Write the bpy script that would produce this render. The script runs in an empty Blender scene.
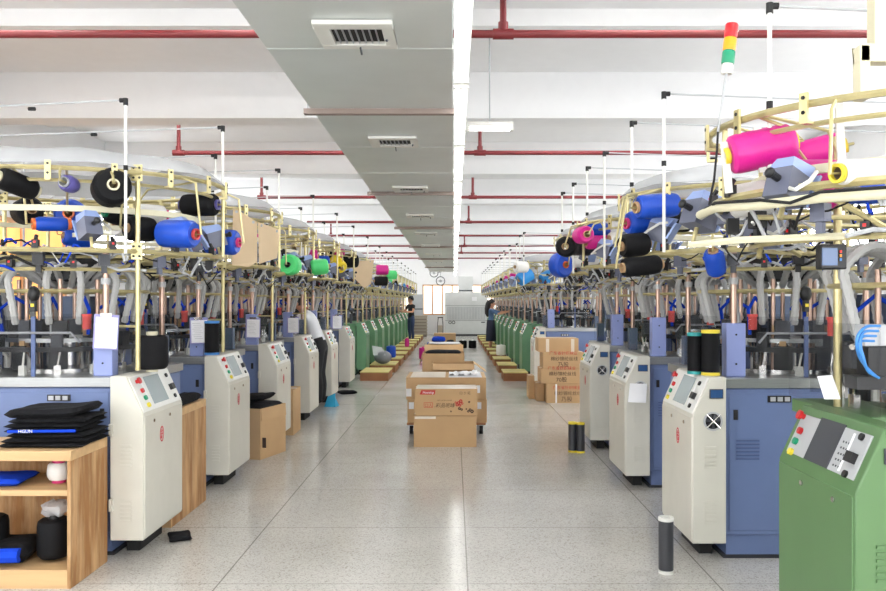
import bpy, bmesh, math, random
from math import sin, cos, pi, radians
from mathutils import Vector, Matrix
random.seed(7)
SC = bpy.context.scene
COL = SC.collection
F, VX, VY, H = 800.0, 454.0, 302.0, 1.55

def at(px, py, Y):
    return Vector(((px - VX) * Y / F, Y, H - (py - VY) * Y / F))

# ------------------------------------------------------------------ materials
def lin(c):
    out = []
    for v in c[:3]:
        v /= 255.0
        out.append(v / 12.92 if v <= .04045 else ((v + .055) / 1.055) ** 2.4)
    return (*out, 1)

def mat(name, rgb, rough=.5, metal=0.0, var=.06, scale=6.0, alpha=1.0, bump=0.0, bscale=60.0, spec=.5, emit=None, estr=0.0, stretch=None, coat=0.0):
    m = bpy.data.materials.new(name); m.use_nodes = True
    nt = m.node_tree; N = nt.nodes; L = nt.links
    p = N['Principled BSDF']
    tc = N.new('ShaderNodeTexCoord'); mp = N.new('ShaderNodeMapping')
    L.new(tc.outputs['Object'], mp.inputs['Vector'])
    if stretch: mp.inputs['Scale'].default_value = stretch
    nz = N.new('ShaderNodeTexNoise'); nz.inputs['Scale'].default_value = scale; nz.inputs['Detail'].default_value = 4
    L.new(mp.outputs[0], nz.inputs['Vector'])
    rp = N.new('ShaderNodeValToRGB')
    c = lin(rgb)
    rp.color_ramp.elements[0].position = .3; rp.color_ramp.elements[1].position = .7
    rp.color_ramp.elements[0].color = (*[x * (1 - var) for x in c[:3]], 1)
    rp.color_ramp.elements[1].color = (*[min(1, x * (1 + var)) for x in c[:3]], 1)
    L.new(nz.outputs['Fac'], rp.inputs['Fac']); L.new(rp.outputs[0], p.inputs['Base Color'])
    p.inputs['Roughness'].default_value = rough; p.inputs['Metallic'].default_value = metal
    p.inputs['Alpha'].default_value = alpha
    p.inputs['Specular IOR Level'].default_value = spec
    if coat: p.inputs['Coat Weight'].default_value = coat
    if bump:
        n2 = N.new('ShaderNodeTexNoise'); n2.inputs['Scale'].default_value = bscale
        L.new(mp.outputs[0], n2.inputs['Vector'])
        b = N.new('ShaderNodeBump'); b.inputs['Strength'].default_value = bump; b.inputs['Distance'].default_value = .01
        L.new(n2.outputs['Fac'], b.inputs['Height']); L.new(b.outputs[0], p.inputs['Normal'])
    if emit:
        p.inputs['Emission Color'].default_value = lin(emit); p.inputs['Emission Strength'].default_value = estr
    return m

M = {}
def defmats():
    D = dict(
        white=((222, 221, 214), .35), cab=((206, 203, 191), .35), cab_trim=((225, 225, 220), .3),
        blue=((104, 121, 162), .4), blue_dark=((80, 96, 138), .4), pillar=((138, 150, 200), .4),
        green=((92, 134, 98), .4), green_near=((88, 122, 78), .38), slate=((84, 98, 124), .45),
        black=((22, 22, 24), .45), rubber=((16, 16, 17), .7), dgrey=((62, 64, 70), .5), grey=((128, 130, 134), .5),
        lgrey=((178, 180, 182), .45), hose=((178, 178, 176), .5),
        unit=((96, 100, 118), .4), unit_cover=((146, 166, 212), .35), cream=((214, 208, 178), .4),
        red=((190, 30, 34), .35), amber=((236, 150, 30), .35), lgreen=((20, 140, 100), .35), yellow=((226, 206, 60), .45),
        teal=((40, 150, 150), .45), redcap=((196, 66, 60), .5), pipe=((118, 34, 38), .45), skyb=((60, 130, 200), .4),
        paper=((236, 236, 238), .8), lilac=((150, 148, 200), .5), screen=((150, 162, 164), .2), lcd=((52, 84, 130), .15),
        kraft_core=((188, 152, 112), .8), plaster=((240, 240, 240), .85), beam=((238, 238, 238), .85), gasket=((140, 124, 116), .6),
        skin=((196, 142, 112), .5), hair=((24, 18, 18), .5), denim=((52, 66, 100), .8), tshirt=((22, 22, 26), .8), wshirt=((228, 230, 234), .8),
        denimtop=((84, 112, 150), .8), skirt=((28, 32, 50), .8), shoe=((60, 44, 40), .6), peach=((222, 178, 140), .6), acgrey=((206, 208, 206), .45),
        pantblack=((24, 24, 28), .8), emblem=((196, 40, 60), .5), ink=((70, 52, 44), .8), inkred=((188, 60, 56), .8), tape=((226, 214, 196), .3),
        bluecloth=((20, 54, 176), .85), blackcloth=((24, 24, 27), .9), pinkp=((214, 60, 120), .5), cyan=((40, 160, 200), .5), crate=((176, 164, 148), .7),
        kick=((40, 42, 48), .6), led=((230, 30, 30), .4),
    )
    for k, v in D.items():
        M[k] = mat(k, v[0], v[1], var=.012 if k in ('plaster', 'beam') else .03)
    M['chrome'] = mat('chrome', (210, 208, 205), .18, 1.0)
    M['steel'] = mat('steel', (176, 178, 178), .38, .9, stretch=(1, 30, 30))
    M['copper'] = mat('copper', (184, 156, 140), .3, .9)
    M['gold'] = mat('gold', (196, 184, 136), .3, .6, var=.12, scale=14)
    M['galv'] = mat('galv', (214, 219, 217), .42, .4, var=.05, scale=1.6, bump=.25, bscale=1.4)
    M['card'] = mat('card', (190, 156, 114), .85, var=.06, scale=3)
    M['cardtan'] = mat('cardtan', (208, 184, 150), .85, var=.05, scale=3)
    M['blackcloth'] = mat('blackcloth', (22, 22, 25), .95, bump=.6, bscale=25, spec=.2)
    M['bluecloth'] = mat('bluecloth', (22, 66, 196), .9, bump=.6, bscale=25, spec=.2)
    M['clear'] = mat('clear', (40, 44, 50), .05, alpha=.10)
    M['film'] = mat('film', (206, 208, 210), .4, alpha=.5)
    M['bag'] = mat('bag', (232, 234, 236), .25, alpha=.5, bump=1.0, bscale=30)
    for k, c in dict(black=(20, 20, 22), blue=(6, 70, 184), magenta=(202, 20, 132), white=(232, 230, 226), green=(80, 214, 120), yellow=(226, 200, 30), sky=(40, 140, 214), purple=(90, 84, 150), grey=(50, 51, 56), orange=(220, 110, 50)).items():
        M['y_' + k] = mat('yarn_' + k, c, .42 if k != 'black' else .6, spec=.5 if k != 'black' else .15, var=.05, scale=200, stretch=(.2, .2, 4), bump=.15, bscale=220)
    # wood
    m = mat('wood', (192, 156, 114), .6, var=.16, scale=2.6, stretch=(9, 9, .8)); M['wood'] = m
    nt = m.node_tree; N = nt.nodes; L = nt.links; bs = N['Principled BSDF']; src = bs.inputs['Base Color'].links[0].from_socket
    tc = N.new('ShaderNodeTexCoord'); mp = N.new('ShaderNodeMapping'); mp.inputs['Scale'].default_value = (3, 3, .45); L.new(tc.outputs['Object'], mp.inputs[0])
    nz = N.new('ShaderNodeTexNoise'); nz.inputs['Scale'].default_value = 3.2; nz.inputs['Detail'].default_value = 8; nz.inputs['Roughness'].default_value = .65; L.new(mp.outputs[0], nz.inputs['Vector'])
    rp = N.new('ShaderNodeValToRGB'); rp.color_ramp.elements[0].position = .42; rp.color_ramp.elements[1].position = .6; rp.color_ramp.elements[0].color = lin((206, 178, 140)); rp.color_ramp.elements[1].color = lin((255, 252, 246)); L.new(nz.outputs['Fac'], rp.inputs['Fac'])
    mx = N.new('ShaderNodeMix'); mx.data_type = 'RGBA'; mx.blend_type = 'MULTIPLY'; mx.inputs[0].default_value = 1; L.new(src, mx.inputs[6]); L.new(rp.outputs[0], mx.inputs[7]); L.new(mx.outputs[2], bs.inputs['Base Color'])
    m = mat('woodlight', (200, 164, 118), .6, var=.14, scale=2.2, stretch=(.7, 6, 6)); M['woodlight'] = m
    M['woodstep'] = mat('woodstep', (150, 100, 62), .7, var=.15, scale=3)
    M['woodtop'] = mat('woodtop', (206, 190, 120), .6, var=.12, scale=3)
    for k, c, s in (('tube', (255, 255, 255), 9.0), ('bay_fill_tube', (255, 255, 255), 55.0), ('pane', (250, 252, 255), 8.5), ('curtain', (255, 190, 110), 1.3), ('pane_near', (255, 244, 232), 1.3)):
        M[k] = mat(k, c, .5, emit=c, estr=s)
    M['lampred'] = mat('lampred', (214, 30, 36), .3, emit=(230, 30, 40), estr=.35)
    M['lampamber'] = mat('lampamber', (240, 150, 20), .3, emit=(245, 150, 20), estr=.35)
    # terrazzo floor with cut joints
    m = bpy.data.materials.new('terrazzo'); m.use_nodes = True; M['terrazzo'] = m
    nt = m.node_tree; N = nt.nodes; L = nt.links; p = N['Principled BSDF']
    tc = N.new('ShaderNodeTexCoord')
    def math_(op, a, b=None):
        n = N.new('ShaderNodeMath'); n.operation = op
        for i, v in enumerate((a, b)):
            if v is None: continue
            if isinstance(v, (int, float)): n.inputs[i].default_value = v
            else: L.new(v, n.inputs[i])
        return n.outputs[0]
    vo = N.new('ShaderNodeTexVoronoi'); vo.inputs['Scale'].default_value = 135; L.new(tc.outputs['Object'], vo.inputs['Vector'])
    r1 = N.new('ShaderNodeValToRGB'); e = r1.color_ramp.elements
    sep0 = N.new('ShaderNodeSeparateColor'); L.new(vo.outputs['Color'], sep0.inputs[0]); L.new(sep0.outputs[0], r1.inputs['Fac'])
    e[0].position = 0; e[0].color = lin((166, 162, 155)); e[1].position = 1; e[1].color = lin((214, 211, 205))
    x = e.new(.18); x.color = lin((192, 189, 182)); x = e.new(.3); x.color = lin((203, 200, 194)); x = e.new(.75); x.color = lin((207, 204, 198))
    nz = N.new('ShaderNodeTexNoise'); nz.inputs['Scale'].default_value = .9; nz.inputs['Detail'].default_value = 6; L.new(tc.outputs['Object'], nz.inputs['Vector'])
    r2 = N.new('ShaderNodeValToRGB'); r2.color_ramp.elements[0].position = .3; r2.color_ramp.elements[1].position = .7
    r2.color_ramp.elements[0].color = (.84, .83, .81, 1); r2.color_ramp.elements[1].color = (1, 1, 1, 1); L.new(nz.outputs['Fac'], r2.inputs['Fac'])
    mx = N.new('ShaderNodeMix'); mx.data_type = 'RGBA'; mx.blend_type = 'MULTIPLY'; mx.inputs[0].default_value = 1
    L.new(r1.outputs[0], mx.inputs[6]); L.new(r2.outputs[0], mx.inputs[7])
    sx = N.new('ShaderNodeSeparateXYZ'); L.new(tc.outputs['Object'], sx.inputs[0])
    def joint(sock, off, per, w):
        a = math_('ADD', sock, off); a = math_('DIVIDE', a, per); a = math_('FRACT', a)
        a = math_('SUBTRACT', a, .5); a = math_('ABSOLUTE', a); a = math_('MULTIPLY', a, per)
        return math_('LESS_THAN', a, w)
    j = math_('MAXIMUM', joint(sx.outputs[0], 100 * 1.37 - .075 + .685, 1.37, .0045), joint(sx.outputs[1], 110 - 4.4 + .55, 1.1, .003))
    mx2 = N.new('ShaderNodeMix'); mx2.data_type = 'RGBA'; L.new(math_('MULTIPLY', j, .6), mx2.inputs[0]); L.new(mx.outputs[2], mx2.inputs[6]); mx2.inputs[7].default_value = lin((84, 80, 74))
    L.new(mx2.outputs[2], p.inputs['Base Color'])
    rr = N.new('ShaderNodeMapRange'); rr.inputs['To Min'].default_value = .11; rr.inputs['To Max'].default_value = .24; L.new(nz.outputs['Fac'], rr.inputs[0]); L.new(rr.outputs[0], p.inputs['Roughness'])
    p.inputs['Specular IOR Level'].default_value = .6
defmats()

# ------------------------------------------------------------------ mesh builder
class MB:
    def __init__(s): s.v = []; s.f = []; s.m = []; s.k = 0; s.T = Matrix.Identity(4)
    def mi(s, i): s.k = i; return s
    def xf(s, T): s.T = T; return s
    def add(s, vs, fs):
        b = len(s.v)
        s.v += [tuple(s.T @ Vector(v)) for v in vs]
        for f in fs: s.f.append([b + i for i in f]); s.m.append(s.k)
        return s
    def box(s, x0, x1, y0, y1, z0, z1):
        return s.add([(x0, y0, z0), (x1, y0, z0), (x1, y1, z0), (x0, y1, z0), (x0, y0, z1), (x1, y0, z1), (x1, y1, z1), (x0, y1, z1)],
                     [(0, 3, 2, 1), (4, 5, 6, 7), (0, 1, 5, 4), (1, 2, 6, 5), (2, 3, 7, 6), (3, 0, 4, 7)])
    def cbox(s, c, d):
        return s.box(c[0] - d[0] / 2, c[0] + d[0] / 2, c[1] - d[1] / 2, c[1] + d[1] / 2, c[2] - d[2] / 2, c[2] + d[2] / 2)
    def prism(s, prof, y0, y1):   # prof (x,z) extruded along y
        n = len(prof)
        return s.add([(x, y0, z) for x, z in prof] + [(x, y1, z) for x, z in prof],
                     [tuple(range(n)), tuple(range(2 * n - 1, n - 1, -1))] + [(i, n + i, n + (i + 1) % n, (i + 1) % n) for i in range(n)])
    def tube(s, pts, r, n=8, cap=True, closed=False):
        pts = [Vector(p) for p in pts]; rr = r if isinstance(r, (list, tuple)) else [r] * len(pts)
        vs = []; up = None; m = len(pts)
        for i, p in enumerate(pts):
            if closed: d = pts[(i + 1) % m] - pts[i - 1]
            else: d = pts[min(i + 1, m - 1)] - pts[max(i - 1, 0)]
            if d.length < 1e-9: d = Vector((0, 0, 1))
            d.normalize()
            if up is None:
                up = Vector((0, 0, 1)) if abs(d.z) < .9 else Vector((1, 0, 0))
            a = d.cross(up)
            if a.length < 1e-5: a = d.cross(Vector((1, 0, 0)))
            a.normalize(); up = a.cross(d); b = up
            for k in range(n):
                t = 2 * pi * k / n
                vs.append(p + a * (cos(t) * rr[i]) + b * (sin(t) * rr[i]))
        fs = []
        for i in range(m if closed else m - 1):
            j = (i + 1) % m
            for k in range(n):
                fs.append((i * n + k, i * n + (k + 1) % n, j * n + (k + 1) % n, j * n + k))
        if cap and not closed:
            fs.append(tuple(range(n - 1, -1, -1))); fs.append(tuple(range((m - 1) * n, m * n)))
        return s.add(vs, fs)
    def cyl(s, p0, p1, r, n=12): return s.tube([p0, p1], r, n)
    def lathe(s, prof, n=20, closed=False, sx=1, sy=1):   # prof (r,z)
        vs = [(r * cos(2 * pi * k / n) * sx, r * sin(2 * pi * k / n) * sy, z) for r, z in prof for k in range(n)]
        m = len(prof); fs = []
        for i in range(m if closed else m - 1):
            j = (i + 1) % m
            for k in range(n):
                fs.append((i * n + k, i * n + (k + 1) % n, j * n + (k + 1) % n, j * n + k))
        return s.add(vs, fs)
    def ring(s, rx, ry, z, r, n=48, m=6, c=(0, 0)):
        return s.tube([(c[0] + rx * cos(2 * pi * i / n), c[1] + ry * sin(2 * pi * i / n), z) for i in range(n)], r, m, closed=True)
    def ell(s, c, d, n=12, m=8):
        vs = []; fs = []
        for i in range(m + 1):
            t = pi * i / m
            for k in range(n):
                a = 2 * pi * k / n
                vs.append((c[0] + d[0] * sin(t) * cos(a), c[1] + d[1] * sin(t) * sin(a), c[2] + d[2] * cos(t)))
        for i in range(m):
            for k in range(n):
                fs.append((i * n + k, (i + 1) * n + k, (i + 1) * n + (k + 1) % n, i * n + (k + 1) % n))
        return s.add(vs, fs)
    def mesh(s, name, mats):
        me = bpy.data.meshes.new(name); bm = bmesh.new()
        vv = [bm.verts.new(v) for v in s.v]
        for f, k in zip(s.f, s.m):
            try: fc = bm.faces.new([vv[i] for i in f])
            except ValueError: continue
            fc.material_index = k; fc.smooth = True
        bmesh.ops.remove_doubles(bm, verts=bm.verts, dist=1e-6)
        bmesh.ops.recalc_face_normals(bm, faces=bm.faces)
        bm.to_mesh(me); bm.free()
        for m in (mats if isinstance(mats, (list, tuple)) else [mats]): me.materials.append((M[m] if m in M else M['y_' + m]) if isinstance(m, str) else m)
        me.set_sharp_from_angle(angle=radians(38))
        return me
    def build(s, name, mats, parent=None, bevel=0, loc=None):
        o = bpy.data.objects.new(name, s.mesh(name, mats)); COL.objects.link(o)
        if parent: o.parent = parent
        if loc is not None: o.location = loc
        if bevel:
            b = o.modifiers.new('bevel', 'BEVEL'); b.width = bevel; b.segments = 2; b.limit_method = 'ANGLE'; b.angle_limit = radians(40)
        return o

def tag(o, label=None, cat=None, group=None, kind=None):
    if label: o['label'] = label
    if cat: o['category'] = cat
    if group: o['group'] = group
    if kind: o['kind'] = kind
    return o
def thing(name, label, cat, loc=(0, 0, 0), rz=0, group=None):
    o = bpy.data.objects.new(name, None); COL.objects.link(o); o.empty_display_size = .1
    o.location = loc; o.rotation_euler = (0, 0, rz)
    return tag(o, label, cat, group)
def copy_tree(o, parent=None):
    c = o.copy(); COL.objects.link(c)
    if parent: c.parent = parent; c.matrix_parent_inverse = o.matrix_parent_inverse.copy()
    for ch in list(o.children): copy_tree(ch, c)
    return c
def inst(src, parent, T=None):      # another copy of a part, sharing its mesh
    c = src.copy(); COL.objects.link(c); c.parent = parent
    if T is not None: c.matrix_local = T
    for ch in src.children: inst(ch, c, ch.matrix_local.copy())
    return c
def frame(axis, up=(0, 0, 1)):      # rotation taking z to axis
    return Vector(axis).normalized().to_track_quat('Z', 'Y').to_matrix().to_4x4()
def smooth(pts, n=6):
    P = [Vector(p) for p in pts]; P = [P[0] * 2 - P[1]] + P + [P[-1] * 2 - P[-2]]; out = []
    for i in range(1, len(P) - 2):
        for k in range(n):
            t = k / n; a, b, c, d = P[i - 1:i + 3]
            out.append(.5 * ((2 * b) + (c - a) * t + (2 * a - 5 * b + 4 * c - d) * t * t + (3 * b - a - 3 * c + d) * t ** 3))
    return out + [P[-2]]
def text(parent, name, body, size, m, T, label=None, ext=.0008, shear=0, alx='LEFT'):
    cu = bpy.data.curves.new(name, 'FONT'); cu.body = body; cu.size = size; cu.extrude = ext; cu.shear = shear; cu.align_x = alx; cu.resolution_u = 3
    cu.materials.append(M[m]); t_ = bpy.data.objects.new('lettering', cu); COL.objects.link(t_)
    dg = bpy.context.evaluated_depsgraph_get(); dg.update(); me = bpy.data.meshes.new_from_object(t_.evaluated_get(dg)); bpy.data.objects.remove(t_)
    if not me.materials: me.materials.append(M[m])
    o = bpy.data.objects.new(name, me); COL.objects.link(o)
    o.parent = parent; o.matrix_local = T
    if label: o['label'] = label
    return o
EXPOSURE = -0.32
# ------------------------------------------------------------------ camera and picture
cd = bpy.data.cameras.new('camera'); cam = bpy.data.objects.new('camera', cd); COL.objects.link(cam)
cam.location = (0, 0, H); cam.rotation_euler = (pi / 2, 0, 0)
cd.sensor_width = 36; cd.lens = 36 * F / 886; cd.shift_x = -(VX - 443) / 886; cd.shift_y = (VY - 295.5) / 886
cd.clip_end = 200; SC.camera = cam
vs_ = SC.view_settings; vs_.view_transform = 'Standard'; vs_.look = 'None'; vs_.gamma = 1; vs_.use_curve_mapping = False; vs_.exposure = EXPOSURE
w = bpy.data.worlds.new('world'); SC.world = w; w.use_nodes = True
w.node_tree.nodes['Background'].inputs[0].default_value = (.9, .95, 1, 1); w.node_tree.nodes['Background'].inputs[1].default_value = .5

# ------------------------------------------------------------------ the room
WX, Y0, Y1, ZC, ZB = 6.0, -4.0, 38.0, 4.3, 3.75
tag(MB().box(-WX - .2, WX + .2, Y0 - .2, Y1 + .2, -.1, 0).build('floor', 'terrazzo'), 'speckled pale grey polished terrazzo floor', 'floor', kind='structure')
tag(MB().box(-WX - .2, WX + .2, Y0 - .2, Y1 + .2, ZC, ZC + .15).build('ceiling', 'plaster'), 'white painted concrete ceiling', 'ceiling', kind='structure')

def wall_with_openings(name, horizontal, fixed, span, ops, z0, z1, th):
    mb = MB()
    def put(a0, a1, za, zb):
        if a1 - a0 < 1e-4 or zb - za < 1e-4: return
        lo, hi = sorted((fixed, fixed + th))
        if horizontal: mb.box(a0, a1, lo, hi, za, zb)
        else: mb.box(lo, hi, a0, a1, za, zb)
    cur = span[0]
    for op in ops:
        a, b = op[:2]; za, zb = op[2:] if len(op) > 2 else (z0, z1)
        put(cur, a, 0, ZC); put(a, b, 0, za); put(a, b, zb, ZC); cur = b
    put(cur, span[1], 0, ZC)
    return tag(mb.build(name, 'plaster'), 'white painted wall', 'wall', kind='structure')

wn = [0]
def window(horizontal, fixed, th, a, b, z0, z1, pane, framem, bars):
    wn[0] += 1
    r = tag(thing('window_%d' % wn[0], 'tall window with lit pane', 'window'), kind='structure')
    lo, hi = sorted((fixed, fixed + th)); mid = (lo + hi) / 2
    def bx(mb, a0, a1, d, za, zb):
        if horizontal: mb.box(a0, a1, mid - d, mid + d, za, zb)
        else: mb.box(mid - d, mid + d, a0, a1, za, zb)
    p = MB(); bx(p, a, b, .01, z0, z1); p.build('pane', pane, r)
    f = MB(); t = .06
    bx(f, a, a + t, .05, z0, z1); bx(f, b - t, b, .05, z0, z1); bx(f, a, b, .05, z1 - t, z1); bx(f, a, b, .05, z0, z0 + t)
    for k in range(1, bars):
        c = a + (b - a) * k / bars; bx(f, c - t / 2, c + t / 2, .05, z0, z1)
    f.build('window_frame', framem, r)
ops = [(-3.2 + 3.3 * k, -.7 + 3.3 * k) for k in range(12)]
opl = [(a, b, .9, 2.7) if 6 < a < 13 else (a, b, 2.0, 3.6) for a, b in ops]  # low curtained windows; the other, high ones are unseen and added for light
wall_with_openings('wall_left', False, -WX, (Y0, Y1), opl, .9, 2.7, -.2)
wall_with_openings('wall_right', False, WX, (Y0, Y1), ops, 2.0, 3.6, .2)
for a, b, za, zb in opl: window(False, -WX, -.2, a, b, za, zb, 'curtain' if za < 1 else 'pane', 'peach' if za < 1 else 'white', 2)
for a, b in ops: window(False, WX, .2, a, b, 2.0, 3.6, 'pane', 'white', 2)  # unseen high windows, glowing panes added to brighten room and ceiling
bo = [(-3.9, -1.9), (-1.5, .38), (.8, 2.8)]
wall_with_openings('wall_back', True, Y1, (-WX, WX), bo, .93, 2.38, .2)
for a, b in bo: window(True, Y1, .2, a, b, .93, 2.38, 'pane_near', 'peach', 4)
fo = [(-5.6, -3.2), (-2.6, -.2), (.2, 2.6), (3.2, 5.6)]
wall_with_openings('wall_front', True, Y0, (-WX, WX), fo, .9, 3.2, -.2)
for a, b in fo: window(True, Y0, -.2, a, b, .9, 3.2, 'pane', 'white', 2)  # unseen windows behind the camera, glowing panes added as frontal fill
k = 0
for y in (1.2, 5.4, 9.57, 13.75, 17.9, 22.1, 26.3, 30.4, 34.6):
    k += 1
    tag(MB().box(-WX, WX, y, y + .37, ZB, ZC).build('trim_%d' % k, 'beam'), 'white concrete ceiling beam', 'beam', kind='structure')
    # shallow secondary rib behind the beam
    tag(MB().box(-WX, WX, y + 2.1, y + 2.25, ZC - .16, ZC).build('trim_%d' % (k + 20), 'beam'), 'white concrete ceiling rib', 'beam', kind='structure')
tag(MB().box(-WX, -WX + .02, Y0, Y1, 0, .12).build('baseboard_left', 'grey'), kind='structure')
tag(MB().box(WX - .02, WX, Y0, Y1, 0, .12).build('baseboard_right', 'grey'), kind='structure')

# ceiling lamps: unseen bay lamps added for light behind the beams, the long aisle strip, one crosswise tube
def lamp(name, label, x0, x1, y0, y1, z, along, group, stub=None):
    c = Vector(((x0 + x1) / 2, (y0 + y1) / 2, z))
    r = thing(name, label, 'ceiling light', c, 0, group)
    lx, ly = (x1 - x0) / 2, (y1 - y0) / 2
    MB().box(-lx, lx, -ly, ly, .03, .075).build('housing', 'white', r, .004)
    for s in (-1, 1):
        t = MB()
        if along: t.cyl((s * lx * .5, -ly + .03, .012), (s * lx * .5, ly - .03, .012), .016, 10)
        else: t.cyl((-lx + .03, s * ly * .5, .012), (lx - .03, s * ly * .5, .012), .016, 10)
        t.build('lamp_tube', 'bay_fill_tube' if name.startswith('bay') else 'tube', r)
    for q in (-1, 1):
        if along: MB().box(-lx, lx, min(q * ly, q * (ly - .03)), max(q * ly, q * (ly - .03)), -.01, .03).build('end_cap', 'white', r)
        else: MB().box(min(q * lx, q * (lx - .03)), max(q * lx, q * (lx - .03)), -ly, ly, -.01, .03).build('end_cap', 'white', r)
    if stub:
        MB().cyl((0, -ly * .6, .07), (0, -ly * .6, stub - z), .006, 6).build('hanger', 'lgrey', r)
        MB().cyl((0, ly * .6, .07), (0, ly * .6, stub - z), .006, 6).build('hanger', 'lgrey', r)
    return r
ZD = lambda y: 3.26 - .0135 * y
for i in range(16):
    y = 1.6 + 2.2 * i
    lamp('aisle_tube_light', 'fluorescent twin tube light in the long bright strip beside the silver duct', .0, .11, y, y + 2.19, ZD(y + 1.1) + .0, True, 'tube lights in the strip beside the duct', ZC)
lamp('crosswise_tube_light', 'single white tube light set crosswise just right of the bright strip', .12, .58, 7.82, 7.9, 3.24, False, None, ZC)
for i, y in enumerate((-2.0, 2.0, 6.0, 10.3, 14.5, 18.7, 22.9, 27.1, 31.2, 35.4)):
    for x in (-4.3, -2.1, 1.0, 3.2):
        lamp('bay_fill_light', 'added white fill light on the ceiling, hidden behind a concrete beam', x, x + 1.25, y, y + .12, ZC - .08, False, 'added fill lights in the ceiling bays')

# ------------------------------------------------------------------ air duct
duct = thing('air_duct', 'long silver galvanised sheet metal air duct under the ceiling', 'air duct', (0, 0, 0))
XL = lambda y: -1.215 + .0075 * (y - 4.4)
ys = [-2.0] + [2.12 + 4.6 * k for k in range(7)] + [33.4]
for a, b in zip(ys[:-1], ys[1:]):
    p = MB(); n = 3
    for i in range(n):
        u, v = a + (b - a) * i / n, a + (b - a) * (i + 1) / n
        P = []
        for y in (u, v):
            P += [(XL(y), y, ZD(y)), (-.01, y, ZD(y)), (-.01, y, ZD(y) + .32), (XL(y), y, ZD(y) + .32)]
        p.add(P, [(0, 1, 5, 4), (1, 2, 6, 5), (2, 3, 7, 6), (3, 0, 4, 7), (0, 3, 2, 1), (4, 5, 6, 7)])
        if i: p.box(XL(u) - .004, -.006, u - .006, u + .006, ZD(u) - .002, ZD(u) + .323)
    p.build('duct_section', 'galv', duct)
for y in ys[1:-1]:
    MB().box(XL(y) - .06, .0, y - .035, y + .035, ZD(y) - .045, ZD(y) + .0).build('support_bar', 'gasket', duct)
    MB().cyl((XL(y) - .03, y, ZD(y)), (XL(y) - .03, y, ZC), .006, 6).build('hanger_rod', 'lgrey', duct)
for i in range(10):
    y = 4.65 + 3.05 * i; z = ZD(y + .2); x0, x1 = -.83, -.36
    f = MB()
    for (a, b, c, d) in ((x0, x1, y, y + .09), (x0, x1, y + .38, y + .46), (x0, x0 + .09, y + .09, y + .38), (x1 - .07, x1, y + .09, y + .38)):
        f.box(a, b, c, d, z - .03, z - .001)
    vf = f.build('air_vent', 'white', duct, .004); vf['label'] = 'white framed air vent'
    MB().box(x0 + .08, x1 - .06, y + .08, y + .39, z - .006, z - .002).build('vent_opening', 'rubber', vf)
    for k in range(7):
        x = x0 + .118 + k * .04
        MB().add([(x, y + .09, z - .026), (x + .006, y + .09, z - .008), (x + .006, y + .38, z - .008), (x, y + .38, z - .026)], [(0, 1, 2, 3)]).build('vent_slat', 'lgrey', vf)
    MB().cyl((x0 + .24, y + .4, z - .04), (x0 + .24, y + .47, z - .06), .007, 6).cyl((x1 - .05, y + .2, z - .06), (x1 - .05, y + .26, z - .04), .008, 6).build('vent_lever', 'dgrey', vf)

# ------------------------------------------------------------------ red sprinkler pipes
def pipe(label, y, z, xa, xb, ups, downs, rad=.03):
    r = thing('sprinkler_pipe', label, 'pipe', (0, y, 0), 0, 'red sprinkler pipes across the ceiling')
    MB().cyl((xa, 0, z), (xb, 0, z), rad, 12).build('pipe_run', 'pipe', r)
    for x in ups:
        MB().cyl((x, 0, z + .02), (x, 0, ZC - .004), rad * .85, 10).build('riser', 'pipe', r)
        MB().cyl((x - .08, 0, z), (x + .08, 0, z), rad * 1.35, 12).cyl((x, 0, z), (x, 0, z + .09), rad * 1.25, 12).build('tee_fitting', 'pipe', r)
    for x in downs:
        MB().cyl((x, 0, z), (x, 0, z - .22), rad * .6, 8).cyl((x, 0, z - .22), (x, 0, z - .25), rad * .9, 8).build('sprinkler_head', 'pipe', r)
    return r
NTH = ['nearest', 'second', 'third', 'fourth', 'fifth', 'sixth', 'seventh', 'eighth', 'ninth', 'tenth', 'eleventh']
pl = [(6.18, 3.62, -5.8, 5.8, (.38,), ()), (11.1, 3.62, -3.82, 5, (-3.82, .36), ()), (15.8, 3.62, -3.8, 5, (-3.8, .37), ()), (20.7, 3.62, -3.8, 5, (.38,), ()), (24.7, 3.6, -3.8, 5, (-3.8,), ()),
      (29.0, 3.58, -3.8, 5, (.38,), ()), (32.6, 3.55, -3.8, 5, (.3,), ()), (35.6, 3.5, -3.8, 5, (), ())]
for i, a in enumerate(pl):
    pipe('red sprinkler pipe crossing under the ceiling, %s of the row from the front' % NTH[i], *a, rad=.031)
# ------------------------------------------------------------------ knitting machines
RX, RY = 1.05, .83
def ell_pt(deg, k=1.0, z=0, s=1):
    t = radians(deg); return Vector((s * RX * k * cos(t), RY * k * sin(t), z))

def shared(cache={}):
    return cache

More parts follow.
